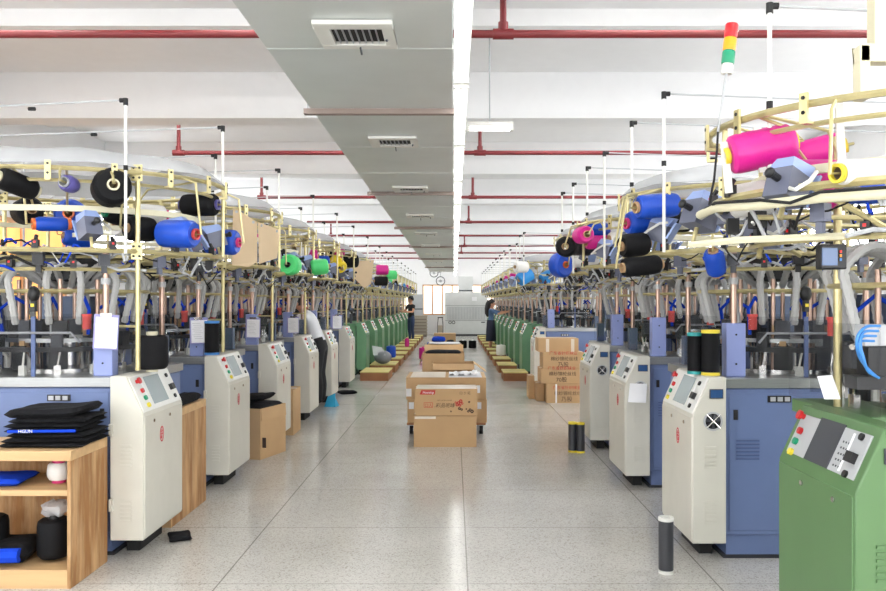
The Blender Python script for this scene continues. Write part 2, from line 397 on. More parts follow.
def make_machine(s, body, near=True, ztop=2.34, zl=(1.86, 1.75), posts=((.68, -.69), (1.02, .15)), base_y=.6, clear=True, units=True, rear=True):
    """aisle side is local +x * s; the camera looks towards +y"""
    r = thing('knitting_machine', 'x', 'knitting machine')
    B = lambda mb, name, m, par=r, bevel=0: mb.build(name, m, par, bevel)
    def box(mb, v0, v1, y0, y1, z0, z1):
        return mb.box(min(s * v0, s * v1), max(s * v0, s * v1), y0, y1, z0, z1)
    X = lambda v: s * v
    bc = body
    base = B(box(MB(), .57, -.47, -base_y, base_y, .14, 1.03), 'base_cabinet', bc, r, .012)
    B(box(MB(), .55, -.45, -base_y + .02, base_y - .02, .02, .14), 'kick_plate', bc)
    B(box(MB(), .57, -.48, -base_y + .01, base_y, .0, .02), 'floor_plate', 'kick')
    top = B(box(MB(), .585, -.48, -base_y - .015, base_y + .015, 1.03, 1.09), 'table_top', 'steel' if body == 'blue' else body, r, .004)
    # front panel details, camera side
    if near:
        d = B(box(MB(), .54, -.44, -base_y - .006, -base_y + .002, .17, 1.0), 'access_door', bc, r, .004)
        B(box(MB(), .515, .49, -base_y - .012, -base_y - .005, .84, .9), 'keyhole', 'rubber', d)
        mb = MB(); box(mb, .31, .17, -base_y - .014, -base_y - .004, .945, .985)
        l = B(mb, 'latch_plate', 'black', d)
        mb = MB()
        for k in range(3): box(mb, .295 - k * .043, .265 - k * .043, -base_y - .018, -base_y - .013, .952, .978)
        B(mb, 'latch_button', 'lgrey', l)
        mb = MB()
        for q in range(2):
            for k in range(6): box(mb, .50 - q * .62, .36 - q * .62, -base_y - .012, -base_y - .005, .60 + k * .022, .608 + k * .022)
        B(mb, 'louver', 'blue_dark' if bc == 'blue' else bc, d)
    if rear:
        B(box(MB(), -.5, -.9, -.45, .45, .03, 1.6 if body != 'green' else 1.1), 'rear_cabinet', 'slate' if body != 'green' else 'green', r, .012)
    # pillars and rods
    pil = None
    for sv in (1, -1):
        for sy in (-1, 1):
            if near == 2 and sv > 0: continue
            if sv < 0 or sy > 0:
                x = X(.47 if sv > 0 else -.35)
                B(MB().cyl((x, sy * .48, 1.09), (x, sy * .48, zl[0]), .019, 12), 'support_rod', 'copper')
                B(MB().cyl((x, sy * .48, 1.66), (x, sy * .48, 1.70), .03, 12), 'rod_collar', 'lgrey')
                if near: B(MB().box(x - .04, x + .04, sy * .48 - .04, sy * .48 + .04, 1.09, 1.3), 'rod_housing', 'slate', r, .005)
                continue
            p = B(box(MB(), .47, .42, sy * .48 - .03, sy * .48 + .03, 1.09, 1.3) if not near else box(MB(), .53 if sv > 0 else -.41, .41 if sv > 0 else -.29, sy * .48 - .045, sy * .48 + .045, 1.09, 1.42), 'pillar_box', 'pillar' if near else 'dgrey', r, .006)
            x = X(.47 if sv > 0 else -.35)
            if near:
                mb = MB()
                for z in (1.17, 1.35): mb.cyl((x, sy * .48 - .05, z), (x, sy * .48 - .044, z), .006, 8)
                B(mb, 'bolt', 'rubber', p)
            B(MB().cyl((x, sy * .48, 1.42), (x, sy * .48, zl[0]), .019, 12), 'support_rod', 'copper')
            B(MB().cyl((x, sy * .48, 1.66), (x, sy * .48, 1.70), .03, 12), 'rod_collar', 'lgrey')
    if near:
        for (v, y) in ((.36, -.5), (.30, .5)):
            B(MB().cyl((X(v), y, 1.38), (X(v), y, 1.47), .026, 12).cyl((X(v), y, 1.46), (X(v), y, 1.475), .031, 12), 'red_cap', 'redcap')
    # outer gold posts from the base up to the top ring
    for (v, y) in (((.71, -.58), (-.76, -.58), (-.76, .58)) if s > 0 else ((-.76, -.58), (-.76, .58))):
        g = B(MB().cyl((X(v), y, 1.13 if v > 0 else .02), (X(v), y, ztop), .015, 10), 'ring_post', 'gold')
        if near:
            for z in (zl[0], ztop):
                pp = B(MB().box(X(v) - .035, X(v) + .035, y - .022, y - .016, z - .05, z + .05), 'joint_plate', 'gold', g)
                mb = MB()
                for dx in (-.018, .018):
                    for dz in (-.03, .03): mb.cyl((X(v) + dx, y - .026, z + dz), (X(v) + dx, y - .02, z + dz), .008, 6)
                mb.build('bolt', 'rubber', pp)
        if v > 0: B(MB().tube([(X(v), y, 1.40), (X(.52), -.5, 1.40)], .009, 6), 'post_bracket', 'gold')
    for a in ((70, 10) if s > 0 else (-65, -5, 55)):
        q0, q1 = ell_pt(a, .99, zl[0], s), ell_pt(a, .99, ztop, s); B(MB().cyl(q0, q1, .012, 8), 'ring_strut', 'gold')
    # rings
    N_ = 56 if near else 28
    B(MB().ring(RX, RY, ztop, .015, N_), 'creel_ring', 'gold')
    if near: B(MB().ring(RX * .93, RY * .93, ztop - .065, .011, N_), 'creel_ring', 'gold')
    B(MB().ring(RX * .98, RY * .98, zl[0], .017, N_), 'feeder_ring', 'gold')
    B(MB().ring(RX * .82, RY * .82, zl[1], .013, N_), 'feeder_ring', 'gold')
    if near:
        n = 40; vs = []; fs = []
        for i in range(n):
            a = 2 * pi * i / n
            for (k, dz) in ((.80, -.018), (.825, -.018), (.825, .018), (.80, .018)):
                vs.append((RX * k * cos(a), RY * k * sin(a), ztop - .22 + dz))
        for i in range(n):
            j = (i + 1) % n
            for q in range(4): fs.append((i * 4 + q, i * 4 + (q + 1) % 4, j * 4 + (q + 1) % 4, j * 4 + q))
        B(MB().add(vs, fs), 'cone_rail', 'cream')
    # spokes that carry the rings from the rods
    for a in (35, 145, 215, 325):
        p0 = Vector((X(.47 if cos(radians(a)) > 0 else -.35), .48 * (1 if sin(radians(a)) > 0 else -1), zl[1] - .02)); p1 = ell_pt(a, .98, zl[0], s)
        B(MB().tube([p0, p1], .012, 6), 'ring_spoke', 'gold')
    for dq in (-.2, .2): B(MB().cyl((-RX * .9, dq, zl[1] + .1), (RX * .9, dq, zl[1] + .1), .011, 8), 'cross_bar', 'gold')
    B(MB().ring(.52, .5, 1.62, .013, 36), 'guide_ring', 'gold')
    # head: column, drum and hoses
    B(MB().lathe([(0, 1.69), (.19, 1.69), (.2, 1.70), (.2, 1.86), (.19, 1.87), (0, 1.87)], 24), 'valve_drum', 'black')
    B(MB().lathe([(0, 1.872), (.34, 1.872), (.36, 1.878), (.36, 1.9), (.34, 1.905), (0, 1.905)], 24), 'top_disc', 'grey')
    nh = 16 if near else 7
    hm = None
    for i in range(nh):
        a = 2 * pi * i / nh + .2
        rj = .03 * ((i * 7) % 3 - 1)
        pts = []
        for k in range(22 if near else 9):
            t = k / (21 if near else 8)
            rr = .13 + (.40 + rj) * min(1, t * 1.55) ** .8 if t < .65 else .53 + rj - .07 * (t - .65) / .35
            zz = 1.66 + .13 * sin(pi * min(1, t / .7)) if t < .55 else 1.66 + .13 * sin(pi * .55 / .7) - .33 * ((t - .55) / .45) ** 1.15
            pts.append((rr * cos(a), rr * sin(a), zz))
        q = []
        if near:
            ex = []
            for k in range(len(pts) - 1):
                for u in (0, .5): ex.append(Vector(pts[k]).lerp(Vector(pts[k + 1]), u))
            ex.append(Vector(pts[-1])); pts = ex; q = [.024 if k % 2 else .020 for k in range(len(pts))]
        B(MB().tube(pts, q or .024, 7), 'corrugated_hose', 'hose')
    for i in range(4 if near else 0):
        a = 2 * pi * i / 4 + .75
        B(MB().tube([(.2 * cos(a), .2 * sin(a), 1.5), (.33 * cos(a), .33 * sin(a), 1.58), (.42 * cos(a), .42 * sin(a), 1.5), (.4 * cos(a), .4 * sin(a), 1.34)], .012, 6), 'air_hose', 'bluecloth')
    for i in range(8 if near else 4):
        a = 2 * pi * i / (8 if near else 4) + .3
        B(MB().cyl((.3 * cos(a), .3 * sin(a), 1.09), (.3 * cos(a), .3 * sin(a), 1.70), .014, 10), 'column_rod', 'copper')
    # knitting head
    B(MB().lathe([(0, 1.09), (.34, 1.09), (.34, 1.115), (.2, 1.125), (.17, 1.13), (.17, 1.3), (.0, 1.3)], 28), 'needle_bed', 'chrome')
    B(MB().lathe([(.17, 1.29), (.38, 1.29), (.38, 1.315), (.17, 1.315)], 28, True), 'cam_plate', 'steel')
    if not near:
        B(MB().lathe([(0, 1.10), (.36, 1.10), (.40, 1.16), (.40, 1.2), (.34, 1.22), (.34, 1.5), (.38, 1.52), (.38, 1.6), (0, 1.62)], 10), 'head_unit', 'dgrey')
        for i in range(8):
            a = 2 * pi * i / 8 + .2; T = Matrix.Rotation(a, 4, 'Z')
            B(MB().xf(T).box(.36, .42, -.05, .05, 1.22, 1.34), 'feeder_block', ('black', 'lgrey', 'black', 'unit')[i % 4])
            B(MB().xf(T).box(.36, .41, -.04, .07, 1.38, 1.47), 'sensor_block', ('black', 'slate', 'black', 'grey')[(i + 1) % 4])
    else:
        B(MB().lathe([(.45, 1.235), (.49, 1.235), (.49, 1.265), (.45, 1.265)], 32, True), 'guard_ring', 'black')
        for i in range(14):
            a = 2 * pi * i / 14 + .1; T = Matrix.Rotation(a, 4, 'Z')
            B(MB().xf(T).box(.455, .485, -.02, .02, 1.09, 1.15).cyl((.47, .0, 1.15), (.475, .015, 1.235), .007, 6), 'yarn_clip', ('white', 'chrome')[i % 2])
            if i % 2: B(MB().xf(T).box(.44, .50, -.035, .03, 1.265, 1.36), 'feeder_block', ('black', 'black', 'unit', 'dgrey')[i % 4])
    nb = 10 if near else 0
    for i in range(nb):
        a = 2 * pi * i / nb
        T = Matrix.Rotation(a, 4, 'Z')
        g = B(MB().xf(T).box(.27, .37, -.045, .045, 1.315, 1.43) if near else MB().xf(T).box(.24, .46, -.11, .11, 1.2, 1.5), 'yarn_finger_block', 'dgrey' if i % 2 else 'black')
        if near:
            B(MB().xf(T).box(.36, .385, -.02, .02, 1.2, 1.3).box(.30, .34, -.06, -.048, 1.33, 1.40), 'actuator', 'card' if i % 2 else 'lgrey', g)
            B(MB().xf(T).cyl((.37, .03, 1.12), (.37, .03, 1.19), .02, 8).cyl((.37, .03, 1.19), (.40, .03, 1.23), .012, 8), 'roller', 'white', g)
            B(MB().xf(T).box(.40, .415, -.055, .055, 1.12, 1.27), 'cam_cover', 'black' if i % 3 else 'blue_dark', g)
    # clear shields
    if near:
        B(box(MB(), .40, -.30, -.535, -.529, 1.095, 1.46), 'safety_shield', 'clear')
        B(box(MB(), .556, .55, -.42, .42, 1.095, 1.46), 'safety_shield', 'clear')
        B(box(MB(), .40, -.30, .529, .535, 1.095, 1.46), 'safety_shield', 'clear')
        for a in (-1, 1):
            B(MB().box(X(.05) - .012, X(.05) + .012, a * .545 - .006, a * .545 + .006, 1.09, 1.46), 'shield_post', 'blue_dark')
        # rail bent into a handle on the shield
        B(MB().tube([(X(.34), -.55, 1.30), (X(.30), -.58, 1.36), (X(-.2), -.58, 1.36), (X(-.26), -.55, 1.30)], .008, 6), 'shield_rail', 'grey')
        # small black camera like box hanging on the guide ring
        g = B(MB().cyl((X(.05), -.53, 1.62), (X(.05), -.53, 1.56), .007, 6).ell((X(.05), -.54, 1.6), (.035, .035, .05)).cbox((X(.05), -.54, 1.53), (.03, .03, .08)), 'yarn_detector', 'black')
        B(MB().cbox((X(.05), -.558, 1.53), (.02, .006, .02)), 'detector_mark', 'yellow', g)
    # yarn sensors on the feeder ring
    ns = 30 if near else 6
    sm = MB().mi(0).cbox((0, 0, .02), (.035, .04, .05)).cyl((0, 0, .045), (0, .015, .07), .012, 6).mi(1).cbox((0, -.0205, .03), (.012, .004, .012)).mesh('yarn_sensor', ['black', 'led'])
    for i in range(ns):
        a = 360 * i / ns + 5
        o = bpy.data.objects.new('yarn_sensor', sm); COL.objects.link(o); o.parent = r
        o.matrix_local = Matrix.Translation(ell_pt(a, .98 if i % 2 else .82, (zl[0] + .012) if i % 2 else zl[1] + .012, s)) @ Matrix.Rotation(radians(a * s + 90 if s > 0 else 180 - a + 90), 4, 'Z')
    # grey yarn tension units
    if units:
        ub = MB().cbox((0, 0, 0), (.10, .12, .11)).mesh('tension_unit', 'unit')
        uc = MB().add([(-.05, -.061, .055), (.05, -.061, .055), (.05, .061, .055), (-.05, .061, .055), (-.035, -.045, .1), (.035, -.045, .1), (.035, .085, .115), (-.035, .085, .115)],
                      [(0, 3, 2, 1), (4, 5, 6, 7), (0, 1, 5, 4), (1, 2, 6, 5), (2, 3, 7, 6), (3, 0, 4, 7)]).add([(-.051, .06, -.05), (.051, .06, -.05), (.051, .10, .09), (-.051, .10, .09), (-.051, .075, -.05), (.051, .075, -.05), (.051, .112, .09), (-.051, .112, .09)],
                      [(0, 3, 2, 1), (4, 5, 6, 7), (0, 1, 5, 4), (1, 2, 6, 5), (2, 3, 7, 6), (3, 0, 4, 7)]).mesh('unit_cover', 'unit_cover')
        uk = MB().cyl((0, -.06, .01), (0, -.1, .01), .014, 8).ell((0, -.11, .01), (.02, .014, .02)).mesh('tension_knob', 'black')
        ua = MB().tube([(.05, -.05, -.03), (.09, -.07, -.05), (.11, -.03, 0), (.09, .02, .06), (.06, .06, .08)], .008, 6).mesh('guide_arm', 'white')
        um = MB().cyl((0, 0, -.055), (0, 0, -.12), .01, 6).mesh('unit_foot', 'gold')
        angs = (-62, -25, 12, 48) if near else (-70, -42, -14, 14, 42, 70)
        if near == 2: angs = ()
        for i, a in enumerate(angs):
            o = bpy.data.objects.new('tension_unit', ub); COL.objects.link(o); o.parent = r
            o.matrix_local = Matrix.Translation(ell_pt(a, .94, zl[0] + .13, s)) @ Matrix.Rotation(radians((a if s > 0 else 180 - a) + 90 + (-60 if s < 0 else 20)), 4, 'Z') @ Matrix.Rotation(radians(-18), 4, 'X')
            for nm, me in (('unit_cover', uc), ('tension_knob', uk)) + ((('guide_arm', ua), ('unit_foot', um)) if near else ()):
                c = bpy.data.objects.new(nm, me); COL.objects.link(c); c.parent = o
    # ring clips with two holes
    if near:
        cm = MB().mi(0).cbox((0, 0, -.03), (.034, .012, .11)).cbox((0, .02, -.085), (.026, .05, .012)).mi(1).cyl((0, -.009, .006), (0, -.005, .006), .008, 6).cyl((0, -.009, -.05), (0, -.005, -.05), .008, 6).mesh('ring_clip', ['gold', 'rubber'])
        for i in range(18):
            a = -175 + 20 * i
            o = bpy.data.objects.new('ring_clip', cm); COL.objects.link(o); o.parent = r
            o.matrix_local = Matrix.Translation(ell_pt(a, 1.02, ztop + .015, s)) @ Matrix.Rotation(radians((a if s > 0 else 180 - a) + 90), 4, 'Z')
    if near == 1:
        # clear plastic sheet laid over the creel
        vs = []; fs = []; n = 40
        for (k, z) in ((1.0, ztop + .035), (.9, ztop + .12), (.66, ztop + .17), (.66, ztop + .168), (.9, ztop + .118), (.995, ztop + .033)):
            vs += [(RX * k * cos(2 * pi * i / n), RY * k * sin(2 * pi * i / n), z + .008 * sin(5 * i)) for i in range(n)]
        for q in range(6):
            for i in range(n):
                j = (i + 1) % n; q2 = (q + 1) % 6
                fs.append((q * n + i, q * n + j, q2 * n + j, q2 * n + i))
        B(MB().add(vs, fs), 'dust_cover', 'film')
    if not near:
        n = 20; vs = []; fs = []
        for (k, z) in ((.98, ztop + .03), (.75, ztop + .1), (.75, ztop + .098), (.975, ztop + .028)):
            vs += [(RX * k * cos(2 * pi * i / n), RY * k * sin(2 * pi * i / n), z) for i in range(n)]
        for q in range(4):
            for i in range(n): fs.append((q * n + i, q * n + (i + 1) % n, ((q + 1) % 4) * n + (i + 1) % n, ((q + 1) % 4) * n + i))
        B(MB().add(vs, fs), 'dust_cover', 'film')
    # thin white yarn guide posts with black elbows
    for i, (v, y) in enumerate(posts):
        zt = 2.76 + .02 * (i % 2)
        g = B(MB().cyl((X(v), y, zl[0] - .02), (X(v), y, zt), .0095, 8), 'guide_post', 'white')
        B(MB().cyl((X(v), y, zt - .03), (X(v), y, zt + .012), .015, 8).cyl((X(v) + s * .004, y, zt), (X(v) - s * .035, y, zt), .014, 8), 'elbow', 'rubber', g)
        if near: B(MB().cyl((X(v), y, 2.34), (X(v), y, 2.37), .014, 8), 'sleeve', 'rubber', g)
        B(MB().cyl((X(v) - s * .03, y, zt), (X(-.98), y + (.14 if y < .4 else -.14), zt - .04), .0055, 6), 'guide_rod', 'lgrey', g)
        B(MB().cyl((X(-.98), y + (.14 if y < .4 else -.14), zl[0]), (X(-.98), y + (.14 if y < .4 else -.14), zt - .03), .009, 6), 'far_post', 'lgrey', g)
        if near: B(MB().cyl((X(.1), y + .07, zt - .035), (X(.06), y + .07, zt - .035), .012, 6), 'rod_clip', 'rubber', g)
    # tangle of yarn ends and cables on the feeder rings: nobody could count them
    cb = MB(); rnd = random.Random(5)
    for i in range(110 if near else 16):
        a = rnd.uniform(0, 360); p0 = ell_pt(a, rnd.choice((.98, .9, .82)), rnd.uniform(zl[1] - .01, zl[0] + .05), s); p1 = ell_pt(a + rnd.uniform(-22, 22), rnd.choice((.98, .8, .6)), rnd.uniform(zl[1] - .02, zl[0] + .05), s)
        m_ = (p0 + p1) / 2 + Vector((0, 0, rnd.uniform(-.1, .08)))
        cb.mi(rnd.choice((0, 0, 1, 1, 2, 3))).tube([p0, p0.lerp(m_, .6) + Vector((0, 0, .01)), m_, m_.lerp(p1, .5) + Vector((0, 0, -.01)), p1], rnd.choice((.004, .006, .009)), 5)
    B(cb, 'cable', ['rubber', 'lgrey', 'white', 'bluecloth'])['kind'] = 'stuff'
    if near:
        # dark stop motion boxes between the two feeder rings
        for i in range(16):
            a = 360 * i / 16 + 11
            T = Matrix.Translation(ell_pt(a, .9, (zl[0] + zl[1]) / 2, s)) @ Matrix.Rotation(radians(a * s), 4, 'Z')
            B(MB().xf(T).cbox((0, 0, 0), (.05, .06, .07)).cbox((0, 0, -.055), (.02, .03, .05)), 'stop_motion_box', ('black', 'dgrey', 'unit')[i % 3])
    return r

# ------------------------------------------------------------------ control cabinets, local origin = near floor corner on the aisle side
def make_cab(s, body='cab', L=.68, W=.20, fan=True, near=True, lcd=True, z0=.12, zs=.875, zt=1.105, trim='cab_trim'):
    """s=+1: the aisle is towards +x; the body grows to -x*s and +y"""
    r = thing('control_cabinet', 'x', 'control cabinet')
    X = lambda v: -s * v       # v grows away from the aisle
    def box(mb, v0, v1, y0, y1, za, zb): return mb.box(min(X(v0), X(v1)), max(X(v0), X(v1)), y0, y1, za, zb)
    prof = [(X(.0), z0), (X(.0), zs), (X(.105), zt), (X(W), zt), (X(W), z0)]
    b = MB().prism(prof, 0, L).build('cabinet_body', body, r, .006)
    box(MB(), .1, W - .02, .2, L - .1, .0, z0).build('plinth', 'rubber', r)  # added support, black to stand for the shade in the gap under the cabinet
    d = box(MB(), -.006, .004, .012, L - .012, z0 + .015, zs - .012).build('door', body, r, .003)
    mb = MB()
    for y in (.15, .42): mb.cyl((X(-.012), y, zs - .055), (X(-.004), y, zs - .055), .011, 10)
    mb.build('door_lock', 'chrome', d)
    # sloping panel frame: local u along y, w up the slope
    sl = Vector((X(.105), 0, zt)) - Vector((X(0), 0, zs)); ln = sl.length; sl.normalize()
    nrm = Vector((0, 1, 0)).cross(sl); nrm = nrm if nrm.z > 0 else -nrm
    T = Matrix.Identity(4)
    ydir = Vector((0, 1, 0)); right = sl.cross(nrm)
    # columns: x -> along y (flipped so the frame is right handed), y -> up the slope, z -> out of the panel
    sg = 1 if sl.cross(ydir).dot(nrm) < 0 else -1
    ex = ydir * sg
    for i, c in enumerate((ex, sl, nrm)):
        for k in range(3): T[k][i] = c[k]
    o = Vector((X(0), 0, zs)); T[0][3], T[1][3], T[2][3] = o
    U = lambda u: u * sg
    def pbox(mb, u0, u1, w0, w1, h0, h1): mb.xf(T).box(min(U(u0), U(u1)), max(U(u0), U(u1)), w0, w1, h0, h1); return mb
    e_ = .045 if body == 'green_near' else .015
    pn = pbox(MB(), e_, L - e_, e_ - .005, ln - e_ + .007, -.004, .006).build('control_panel', trim if body != 'green_near' else 'lgrey', r, .002)
    pbox(MB(), .21 if body != 'green_near' else .24, L - .22, .04, ln - .03, .004, .009).build('screen', 'screen' if body != 'green_near' else 'dgrey', pn)
    def button(u, w, m, rad=.016, h=.02, nm='button', ring=True):
        mb = MB(); mb.xf(T).cyl((U(u), w, .005), (U(u), w, h), rad, 12)
        mb.build(nm, m, pn)
    stop_u = L - .07
    mb = MB(); mb.xf(T).cyl((U(stop_u if s < 0 else .09), ln - .05, .005), (U(stop_u if s < 0 else .09), ln - .05, .022), .012, 10).cyl((U(stop_u if s < 0 else .09), ln - .05, .022), (U(stop_u if s < 0 else .09), ln - .05, .034), .02, 14)
    mb.build('emergency_stop', 'red', pn)
    cu = .11 if s > 0 else L - .1
    for k, m in enumerate(('yellow', 'lgreen', 'red')): button(cu + (0 if s > 0 else -.0), .045 + k * .048, m, .015)
    ou = L - .1 if s > 0 else .1
    button(ou, .05, 'black', .014, .016); button(ou, ln - .055, 'black', .014, .016)
    mb = MB(); pbox(mb, ou - .025, ou + .025, ln * .45 - .02, ln * .45 + .02, .004, .028); mb.build('selector_switch', 'black', pn)
    pbox(MB(), .15, .165, .05, ln - .05, .006, .0075).build('label_strip', 'paper', pn)
    if body == 'green_near':
        mb = MB()
        for a in range(3):
            for b2 in range(5): pbox(mb, .165 + a * .02, .173 + a * .02, .06 + b2 * .024, .068 + b2 * .024, .006, .0075)
        mb.build('key_pad', 'dgrey', pn)
    # camera side: fan, display, louvers
    y = -.004
    if lcd: box(MB(), .105, .175, -.01, .002, .985, 1.03).build('display', 'lcd', r)
    if lcd and near: box(MB(), .1, .18, -.007, .002, .98, 1.035).build('display_bezel', 'dgrey', r)
    if fan:
        cx = X(.12); cz = .845
        f = MB().xf(Matrix.Translation((cx, 0, cz)) @ Matrix.Rotation(pi / 2, 4, 'X')).lathe([(.046, .0), (.056, .0), (.056, .01), (.046, .01)], 24, True).build('fan_ring', 'lgrey', r)
        MB().cyl((cx, -.001, cz), (cx, -.003, cz), .048, 20).build('fan_hole', 'rubber', f)
        mb = MB()
        for k in range(7):
            a = 2 * pi * k / 7
            mb.add([(cx + .012 * cos(a), -.006, cz + .012 * sin(a)), (cx + .044 * cos(a), -.006, cz + .044 * sin(a)), (cx + .044 * cos(a + .5), -.004, cz + .044 * sin(a + .5)), (cx + .012 * cos(a + .8), -.004, cz + .012 * sin(a + .8))], [(0, 1, 2, 3)])
        mb.build('fan_blades', 'dgrey', f)
        MB().cyl((cx - .04, -.012, cz - .04), (cx + .04, -.012, cz + .04), .003, 5).cyl((cx - .04, -.012, cz + .04), (cx + .04, -.012, cz - .04), .003, 5).cyl((cx, -.004, cz), (cx, -.012, cz), .014, 10).build('fan_guard', 'chrome', f)
    for zc in (.30, .63):
        mb = MB()
        for k in range(6): box(mb, .072, .138, -.006, .002, zc - .066 + k * .024, zc - .055 + k * .024)
        mb.build('louver', body, r)
    # red oval emblem on the door
    e = MB(); ec = (.285, zs - .16)
    Te = Matrix.Translation((X(-.0075), ec[0], ec[1])) @ Matrix.Rotation(pi / 2, 4, 'Y') @ Matrix.Rotation(pi / 2, 4, 'Z')
    e.xf(Te).lathe([(.026, -.001), (.031, -.001), (.031, .001), (.026, .001)], 24, True, 1, 1.6)
    e.xf(Te).box(-.014, .014, -.004, .004, -.001, .001).box(-.004, .004, -.03, .03, -.001, .001).box(-.014, .014, .014, .02, -.001, .001).box(-.014, -.006, -.028, -.01, -.001, .001)
    if body != 'green_near' and body != 'green': e.build('emblem', 'emblem', d)
    if near and s > 0:
        MB().box(X(W) - .0, X(W) + s * .02, -.02, .0, .75, .82).box(X(W) - .0, X(W) + s * .02, -.02, .0, .3, .37).build('hinge', body, r)
    return r

ORD = ['first', 'second', 'third', 'fourth', 'fifth', 'sixth', 'seventh', 'eighth', 'ninth', 'tenth']
LX, RXC = -2.65, 2.2
MACH = {}
def place(proto, used, x, y, label, group):
    o = proto if not used.get(proto.name) else copy_tree(proto)
    used[proto.name] = 1
    o.location = (x, y, 0); o['label'] = label; o['group'] = group
    return o
used = {}
LY = [4.79, 6.6, 8.42, 10.3, 12.15, 14.3]
RY_ = [4.73, 6.57, 8.27, 14.06]
GL = [16.9 + 1.87 * k for k in range(10)]
GR = [16.5 + 1.87 * k for k in range(10)]
pL = make_machine(1, 'blue')
for i, y in enumerate(LY):
    MACH['L', i] = place(pL, used, LX, y + .7, 'blue circular knitting machine left of the aisle, %s from the front' % ORD[i], 'blue knitting machines on the left')
pR = make_machine(-1, 'blue', ztop=2.25, posts=((.98, -.78), (.98, .06)))
for i, y in enumerate(RY_):
    MACH['R', i] = place(pR, used, RXC, y + .7, 'blue circular knitting machine right of the aisle, %s from the front' % ORD[i], 'blue knitting machines on the right')
MACH['R', -1] = pR0 = make_machine(-1, 'green_near', ztop=2.30, zl=(1.99, 1.80), posts=((.91, -.24),), base_y=.3, rear=False, near=2)
pR0.location = (RXC, 2.81 + .7, 0)
tag(pR0, 'green circular knitting machine at the right edge with red amber green signal tower', 'knitting machine')
pGL = make_machine(1, 'green', near=False, posts=((.8, -.55), (1.0, .2)))
for i, y in enumerate(GL):
    MACH['GL', i] = place(pGL, used, LX, y + .7, 'green circular knitting machine left of the aisle, %s of its row' % ORD[i], 'green knitting machines on the left')
pGR = make_machine(-1, 'green', near=False, ztop=2.25, posts=((.9, -.55), (1.0, .2)))
for i, y in enumerate(GR):
    MACH['GR', i] = place(pGR, used, RXC, y + .7, 'green circular knitting machine right of the aisle, %s of its row' % ORD[i], 'green knitting machines on the right')
CAB = {}
cL = make_cab(1, fan=False, lcd=False)
for i, y in enumerate(LY):
    CAB['L', i] = place(cL, used, -1.86, y, 'white control cabinet left of the aisle, %s from the front' % ORD[i], 'white control cabinets on the left')
cR = make_cab(-1)
extra = ['white control cabinet with two black cones standing on its top', 'white control cabinet with white paper stuck on its side', 'white control cabinet with fan beside the cartons, in front of the gap on the right', 'white control cabinet behind the stack of cartons on the right']
for i, y in enumerate(RY_):
    CAB['R', i] = place(cR, used, 1.41, y, extra[i], 'white control cabinets on the right')
cab0 = make_cab(-1, 'green_near', fan=False, L=.66, lcd=True); cab0.location = (1.41, 2.81, 0)
tag(cab0, 'large green control cabinet in the lower right corner', 'control cabinet')
cGL = make_cab(1, 'green', fan=False, near=False, lcd=False)
for i, y in enumerate(GL):
    CAB['GL', i] = place(cGL, used, -1.86, y, 'green control cabinet left of the aisle, %s of its row' % ORD[i], 'green control cabinets on the left')
cGR = make_cab(-1, 'green', fan=False, near=False, lcd=False)
for i, y in enumerate(GR):
    CAB['GR', i] = place(cGR, used, 1.41, y, 'green control cabinet right of the aisle, %s of its row' % ORD[i], 'green control cabinets on the right')

# signal tower, monitor, valve block and frame of the nearest machine on the right
r0 = pR0.location
def loc0(p): return Vector(p) - r0
st_ = [at(718, 132, 3.42), at(726.5, 74, 3.42), at(732, 24, 3.42)]
ax = (st_[2] - st_[1]); T = Matrix.Translation(loc0(st_[1])) @ frame(ax); ln_ = ax.length
pole = MB().cyl(loc0(st_[0]), loc0(st_[1]), .006, 8).build('signal_pole', 'lgrey', pR0)
MB().tube([loc0(at(718, 131, 3.42)), loc0(at(717, 150, 3.4)), loc0(at(714, 180, 3.38)), loc0(at(709, 205, 3.4))], .005, 6).build('signal_cable', 'rubber', pole)
for nm, m, a, b, rr in (('lamp_base', 'white', 0, .2, .024), ('green_lamp', 'lgreen', .2, .46, .027), ('amber_lamp', 'lampamber', .47, .72, .027), ('red_lamp', 'lampred', .73, 1.0, .027)):
    MB().xf(T).lathe([(0, a * ln_), (rr * .95, a * ln_), (rr, a * ln_ + .005), (rr, b * ln_ - .005), (rr * .9, b * ln_), (0, b * ln_)], 16).build(nm, m, pole)
for m, w in (('lampred', .86), ('lampamber', .6)):
    mb = MB()
    for q in (-.012, .0, .012): mb.xf(T).cyl((q, -.026, w * ln_), (q, -.0285, w * ln_), .003, 6)
    mb.build('lamp_mark', 'paper', pole)
mn = MB().cbox(loc0(at(831, 257, 3.2)), (.105, .05, .10)).build('monitor', 'black', pR0, .006)
MB().cbox(loc0(at(829, 257, 3.2)) + Vector((-.01, -.027, 0)), (.06, .006, .07)).build('monitor_screen', 'lcd', mn)
for q in range(3): MB().cbox(loc0(at(837, 252 + q * 4, 3.2)) + Vector((0, -.031, 0)), (.008, .004, .01)).build('monitor_key', ('led', 'amber', 'skyb')[q], mn)
p = at(841, 255, 3.5)
MB().cyl(loc0((p.x, p.y + .03, 1.09)), loc0((p.x, p.y + .03, 2.28)), .018, 12).build('front_post', 'gold', pR0)
vb = MB().cbox(loc0(at(872, 335, 3.15)), (.10, .08, .085)).build('valve_block', 'lgrey', pR0, .004)
MB().cbox(loc0(at(874, 362, 3.15)), (.09, .09, .12)).cbox(loc0(at(866, 382, 3.12)), (.12, .1, .05)).build('valve_coil', 'black', vb)
for k in range(4):
    pts = [at(880 - k * 2, 326 + k * 5, 3.07), at(866 - k * 2, 327 + k * 5, 3.04), at(857 + k * 2, 338 + k * 6, 3.0), at(859 + k * 3, 356 + k * 5, 3.02), at(870 + k * 3, 372 + k * 2, 3.06)]
    MB().tube([loc0(v) for v in smooth(pts)], .0055, 6).build('air_tube', 'skyb', vb)
